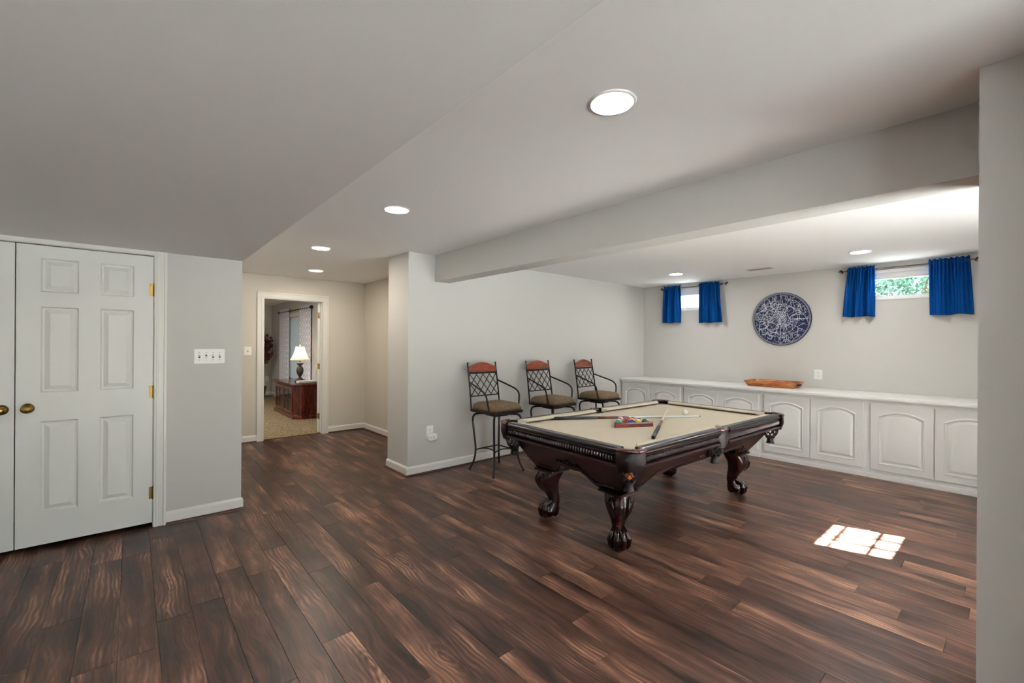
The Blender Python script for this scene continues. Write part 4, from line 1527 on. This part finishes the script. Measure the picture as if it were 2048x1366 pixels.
def cue(name, p0, p1, z0, z1, label, shaft):
    p0, p1 = Vector((*p0, z0)), Vector((*p1, z1))
    d_ = p1 - p0
    L_ = d_.length
    root = empty(name, p0)
    root.rotation_euler = d_.to_track_quat('X', 'Z').to_euler()
    tag(root, label, 'cue stick')

    def seg(nm, mat, a, b, ra, rb_):
        m_ = MB().lathe([(ra * .9 if a == 0 else ra, a), (ra, a + .006), (rb_, b)], 16)
        m_.xform(Matrix.Rotation(PI / 2, 4, 'Y'))
        return m_.build(nm, mat, root, smooth=50)
    seg('bumper', 'cuebutt', 0, .02, .0135, .0145)
    seg('butt', 'cuebutt', .02, .12, .0148, .0146)
    seg('grip_wrap', 'cuewrap', .12, .42, .0148, .0132)
    seg('joint_ring', 'brass', .42, .432, .0133, .0132)
    seg('forearm', 'cueforearm', .432, .70, .0131, .0108)
    seg('shaft', shaft, .70, L_ - .025, .0107, .0068)
    seg('ferrule', 'cuewhite', L_ - .025, L_ - .008, .0068, .0066)
    seg('tip', 'cuewrap', L_ - .008, L_, .0066, .0058)


cue('cue_stick', (2.823, 2.737), (4.035, 1.966), BED + .0152, BED + .0072, 'pool cue lying behind the rack with a black butt and pale shaft', 'cuewhite')
cue('cue_stick', (2.815, 1.712), (4.135, 2.345), BED + .0152, BED + .026, 'pool cue resting across the other cue, butt toward the near rail', 'cueshaft')


# ------------------------------------------------------------------ bar stools
def make_stool():
    root = empty('bar_stool')
    # cushion
    m = MB()
    hs = .212
    loops = []
    for z, k in ((.681, .985), (.688, 1.012), (.706, 1.02), (.726, 1.0), (.744, .94), (.757, .82), (.765, .6), (.768, .3), (.769, .1)):
        loops.append(sq(0, 0, hs * k, z, 0, 40, 6.5 - 3.5 * (1.02 - k)))
    m.loft(loops)
    m.build('seat_cushion', 'suede', root, smooth=80)
    f = MB()
    o_, i_ = sq(0, 0, .216, 0, 0, 40, 14), sq(0, 0, .198, 0, 0, 40, 14)
    f.loft([[(x, y, .655) for x, y, _ in i_], [(x, y, .655) for x, y, _ in o_], [(x, y, .682) for x, y, _ in o_], [(x, y, .682) for x, y, _ in i_]], True, False, False)
    f.box(-.2, .2, -.02, .02, .656, .67).box(-.02, .02, -.2, .2, .656, .67)
    f.build('seat_frame', 'iron', root, smooth=40)
    MB().box(-.085, .085, -.085, .085, .648, .656).lathe([(.035, .622), (.035, .648)], 16).box(-.09, .09, -.09, .09, .614, .622).build('swivel_plate', 'iron', root)
    for sx in (-1, 1):
        for sy in (-1, 1):
            pts = bez([(sx * .02, sy * .02, .628), (sx * .11, sy * .11, .634), (sx * .165, sy * .165, .627), (sx * .187, sy * .187, .60), (sx * .191, sy * .191, .55), (sx * .178, sy * .178, .38), (sx * .168, sy * .168, .23), (sx * .18, sy * .18, .11), (sx * .212, sy * .212, .012)], 6)
            lg = MB().tube(pts, .0115, 10).build('leg', 'iron', root, smooth=60)
            MB().lathe([(.013, 0), (.015, .004), (.0145, .018), (.0115, .022)], 12, (sx * .213, sy * .213, 0)).build('foot_cap', 'iron', lg, smooth=50)
    for k in range(4):
        a_ = k * PI / 2
        pts = [(.168, -.168, .225), (.115, -.10, .245), (.095, 0, .252), (.115, .10, .245), (.168, .168, .225)]
        pts = [(x * math.cos(a_) - y * math.sin(a_), x * math.sin(a_) + y * math.cos(a_), z) for x, y, z in pts]
        MB().tube(bez(pts, 5), .0075, 8).build('footrest_bar', 'iron', root, smooth=60)
    # back: posts lean toward the wall (+Y)
    yb = lambda z: .205 + .08 * max(0, (z - .70) / .485) ** 1.15
    for sx in (-1, 1):
        pts = [(sx * (.206 - .004 * k / 10), yb(.655 + .53 * k / 10), .655 + .53 * k / 10) for k in range(11)]
        po = MB().tube(pts, .009, 10)
        po.sphere((pts[-1][0], pts[-1][1], 1.19), .0115, 10, 8)
        po.build('back_post', 'iron', root, smooth=60)
    m = MB()
    n = 20
    fr_, bk = [], []
    for k in range(n + 1):
        u = -.195 + .39 * k / n
        zt = 1.148 + .052 * math.cos(PI * u / .39) ** 1.2
        y = yb(1.13) + .012 * math.cos(PI * u / .39)
        fr_.append(((u, y - .009, 1.092), (u, y - .009, zt)))
        bk.append(((u, y + .009, 1.092), (u, y + .009, zt)))
    m.loft([[a[0], a[1], b[1], b[0]] for a, b in zip(fr_, bk)])
    m.f = [tuple(reversed(f_)) for f_ in m.f]
    m.build('crest_rail', 'crest', root, smooth=35, bevel=.003)
    MB().box(-.2, .2, yb(1.08) - .007, yb(1.08) + .007, 1.068, 1.09).build('top_bar', 'iron', root)
    MB().box(-.203, .203, yb(.82) - .006, yb(.82) + .006, .812, .825).build('lower_bar', 'iron', root)
    # lattice
    lm = MB()
    z0, z1, x0, x1 = .825, 1.068, -.198, .198
    run = .195
    k = x0 - run
    starts = [x0 - run + .02 + i * .093 for i in range(7)]
    for g in (-1, 1):
        for a_ in starts:
            xa, xb, za, zb_ = a_, a_ + run, z0, z1
            sl = (z1 - z0) / run
            if xa < x0:
                za += (x0 - xa) * sl
                xa = x0
            if xb > x1:
                zb_ -= (xb - x1) * sl
                xb = x1
            if xb - xa < .01:
                continue
            lm.tube([(g * xa, yb(za) + .002 * g, za), (g * (xa + xb) / 2, yb((za + zb_) / 2) + .002 * g, (za + zb_) / 2), (g * xb, yb(zb_) + .002 * g, zb_)], .0052, 6)
    lm.build('back_lattice', 'iron', root, smooth=60)
    for sx in (-1, 1):
        pts = bez([(sx * .206, yb(.985), .985), (sx * .222, .13, .952), (sx * .236, 0, .915), (sx * .238, -.06, .893), (sx * .236, -.105, .855), (sx * .228, -.118, .80), (sx * .217, -.125, .73), (sx * .214, -.14, .675)], 6)
        MB().tube(pts, .0092, 10).build('arm', 'iron', root, smooth=60)
    return root


stool = make_stool()
G_ = 'bar stools along the wall'
stool.location = (3.100, 3.838, 0)
tag(stool, 'iron bar stool farthest left, beside the wall outlet', 'bar stool', G_)
s2 = copy_tree(stool)
s2.location = (4.00, 3.838, 0)
tag(s2, 'iron bar stool in the middle of the three along the wall', 'bar stool', G_)
s3 = copy_tree(stool)
s3.location = (4.885, 3.80, 0)
s3.rotation_euler = (0, 0, math.radians(3))
tag(s3, 'iron bar stool nearest the white base cabinets', 'bar stool', G_)

# ------------------------------------------------------------------ carpeted room
con = empty('media_console', (2.235, 8.60, 0))
tag(con, 'dark cherry media console with glass doors in the carpeted room', 'console')


def foot(ins, z):
    return [(.125 + ins * .4, ins, z), (.515, ins, z), (.515, 1.52 - ins, z), (ins, 1.52 - ins, z), (ins, .125 + ins * .4, z)]


MB().loft([foot(0, 0), foot(0, .05), foot(.012, .07), foot(.02, .075)]).build('plinth', 'cherry', con, bevel=.003)
MB().loft([foot(.02, .075), foot(.02, .60)]).build('carcass', 'cherry', con)
MB().loft([foot(.012, .60), foot(-.012, .615), foot(-.018, .635), foot(-.012, .645)]).build('console_top', 'cherry', con, bevel=.002)
for k in range(2):
    y0 = .19 + k * .62
    dr = MB()
    dr.box(.004, .02, y0, y0 + .06, .10, .58).box(.004, .02, y0 + .52, y0 + .58, .10, .58).box(.004, .02, y0 + .06, y0 + .52, .10, .15).box(.004, .02, y0 + .06, y0 + .52, .53, .58)
    dd = dr.build('console_door', 'cherry', con)
    MB().box(.012, .016, y0 + .06, y0 + .52, .15, .53).build('pane', 'darkglass', dd)
    MB().box(.006, .016, y0 + .285, y0 + .3, .15, .53).build('muntin', 'cherry', dd)
    MB().box(.006, .016, y0 + .06, y0 + .52, .335, .35).build('muntin', 'cherry', dd)
sp = MB().box(.17, .19, .008, .02, .1, .58).box(.48, .505, .008, .02, .1, .58).box(.19, .48, .008, .02, .1, .14).box(.19, .48, .008, .02, .54, .58)
sp.build('end_panel_frame', 'cherry', con)
dots = MB()
for z in (.085, .585):
    dots.sphere((.155, .012, z), .008, 8, 6)
dots.build('stud', 'brass', con)

lamp = empty('table_lamp', (2.49, 9.20, .645))
tag(lamp, 'lit table lamp with pineapple base and flared cream shade', 'lamp')
_pb = [(.1, 0), (.1, .02), (.085, .03), (.06, .05), (.03, .07), (.02, .085), (.032, .10), (.05, .125), (.068, .165), (.07, .2), (.06, .24), (.04, .265), (.022, .28), (.03, .295), (.045, .315), (.03, .325), (.012, .33), (.01, .36)]
MB().lathe([(r_ * .92, z * 1.15) for r_, z in _pb], 24).build('lamp_base', 'lampbase', lamp, smooth=40)
lv = MB()
for k in range(10):
    a_ = 2 * PI * k / 10
    lv.tube([(.02 * math.cos(a_), .02 * math.sin(a_), .328), (.045 * math.cos(a_), .045 * math.sin(a_), .351), (.062 * math.cos(a_), .062 * math.sin(a_), .374)], [.012, .012, .003], 6)
lv.build('crown_leaves', 'lampbase', lamp, smooth=60)
prof = [(.18, .43), (.152, .47), (.118, .535), (.092, .61), (.076, .69)]
n_ = 8
sh = MB()
loops = []
for r_, z in prof:
    loops.append([(r_ * math.cos(2 * PI * k / 32), r_ * math.sin(2 * PI * k / 32), z) for k in range(32)])
sh.loft(loops, True, False, False)
shade = sh.build('lamp_shade', 'shade', lamp, smooth=60)
for r_, z in (prof[0], prof[-1]):
    MB().tube([(r_ * math.cos(2 * PI * k / 32), r_ * math.sin(2 * PI * k / 32), z) for k in range(33)], .004, 6).build('shade_trim', 'shade', shade, smooth=60)
MB().lathe([(.006, .68), (.006, .70), (.016, .71), (.018, .725), (.008, .745), (0, .75)], 12).build('finial', 'plate', lamp, smooth=50)
MB().sphere((0, 0, .54), .03, 16, 10).build('bulb', emission('lamp_bulb', (1.0, .86, .68), 75.0), lamp, smooth=80)

bk = empty('book_stack', (2.46, 8.83, .645))
tag(bk, 'flat stack of books and papers beside the lamp', 'books')
MB().box(-.13, .2, -.14, .05, 0, .022).build('book', 'bookcover', bk, bevel=.002)
MB().box(-.125, .195, -.137, .047, .0222, .038).build('paper_pad', 'paper', bk)
MB().box(-.12, .2, -.13, .05, .0382, .054).build('book', 'paper', bk, bevel=.002)

# draped window of the carpeted room
w5 = empty('window_4', (RX, WY0, WZ0))
tag(w5, 'tall window between grey trellis drapes in the carpeted room', 'window', kind='structure')
Wd, Hd = WY1 - WY0, WZ1 - WZ0
wf = MB().box(.07, .13, 0, Wd, 0, .05).box(.07, .13, 0, Wd, Hd - .05, Hd).box(.07, .13, 0, .05, .05, Hd - .05).box(.07, .13, Wd - .05, Wd, .05, Hd - .05).box(.08, .12, Wd / 2 - .03, Wd / 2 + .03, .05, Hd - .05)
wf.build('window_frame', 'vinyl', w5)
MB().box(.1, .104, .05, Wd - .05, .05, Hd - .05).build('pane', 'glass', w5)
for a, b in ((-.09, 0), (Wd, Wd + .09)):
    MB().box(-.015, 0, a, b, -.05, Hd + .09).build('casing', 'trim', w5)
MB().box(-.015, 0, 0, Wd, Hd, Hd + .09).build('casing', 'trim', w5)


vb = empty('vertical_blind', (RX + .03, WY0, WZ0))
tag(vb, 'pale blue vertical blind slats closed over the draped window', 'blind')
MB().box(-.01, .02, 0, Wd, Hd - .035, Hd).build('head_rail', 'vinyl', vb)
for k in range(15):
    yy = .05 + k * (Wd - .1) / 14
    m_ = MB().box(-.0012, .0012, -.05, .05, .02, Hd - .036)
    m_.xform(Matrix.Translation((.008, yy, 0)) @ Matrix.Rotation(math.radians(32), 4, 'Z'))
    m_.build('slat', 'blind', vb)


def drape(y0, y1, seed, label):
    r = random.Random(seed)
    nu, nv = 60, 6
    m = MB()
    for j in range(nv + 1):
        for i in range(nu + 1):
            u = i / nu
            m.v.append((RX - .044 + .018 * math.sin(2 * PI * 4.5 * u + 1), y0 + (y1 - y0) * u, 2.215 - 2.19 * j / nv))
    m.f = [(j * (nu + 1) + i, j * (nu + 1) + i + 1, (j + 1) * (nu + 1) + i + 1, (j + 1) * (nu + 1) + i) for j in range(nv) for i in range(nu)]
    o = m.build('drape', 'drape', smooth=80)
    sm = o.modifiers.new('thickness', 'SOLIDIFY')
    sm.thickness = .003
    return tag(o, label, 'curtain', 'grey trellis drapes')


drape(11.27, 12.05, 1, 'grey trellis drape at the far side of its window, by the red plant')
drape(9.62, 10.33, 2, 'grey trellis drape on the near side of its window, behind the lamp')
rd = empty('drapery_rod', (RX - .044, 10.83, 2.145))
tag(rd, 'black drapery rod with round ends in the carpeted room', 'curtain rod')
MB().tube([(0, -1.25, 0), (0, 1.25, 0)], .013, 10).build('pole', 'rodblack', rd, smooth=50)
for s in (-1, 1):
    MB().sphere((0, s * 1.28, 0), .035, 14, 10).build('finial', 'rodblack', rd, smooth=60)
    MB().box(0, .044, s * 1.1 - .008, s * 1.1 + .008, -.008, .008).build('bracket', 'rodblack', rd)

pl = empty('potted_tree', (2.42, 12.5, 0.004))
tag(pl, 'red leaved potted tree at the left edge of the doorway', 'plant')
MB().lathe([(.11, 0), (.13, .02), (.17, .28), (.18, .30), (.165, .30), (.15, .27), (0, .27)], 24).build('pot', 'pot', pl, smooth=40)
tk = MB()
for k in range(3):
    a_ = 2 * PI * k / 3
    tk.tube(bez([(.03 * math.cos(a_), .03 * math.sin(a_), .26), (.05 * math.cos(a_ + 1), .05 * math.sin(a_ + 1), .7), (.02 * math.cos(a_ + 2), .02 * math.sin(a_ + 2), 1.2), (.1 * math.cos(a_), .1 * math.sin(a_), 1.7)]), .014, 6)
tk.build('trunk', 'bark', pl, smooth=60)
leaf_cloud('foliage', 'redleaf', (0, 0, 1.25), (.34, .34, .44), 1100, .045, 11, pl)
leaf_cloud('foliage_dark', 'leaf', (0, 0, 1.3), (.32, .32, .56), 260, .045, 12, pl)
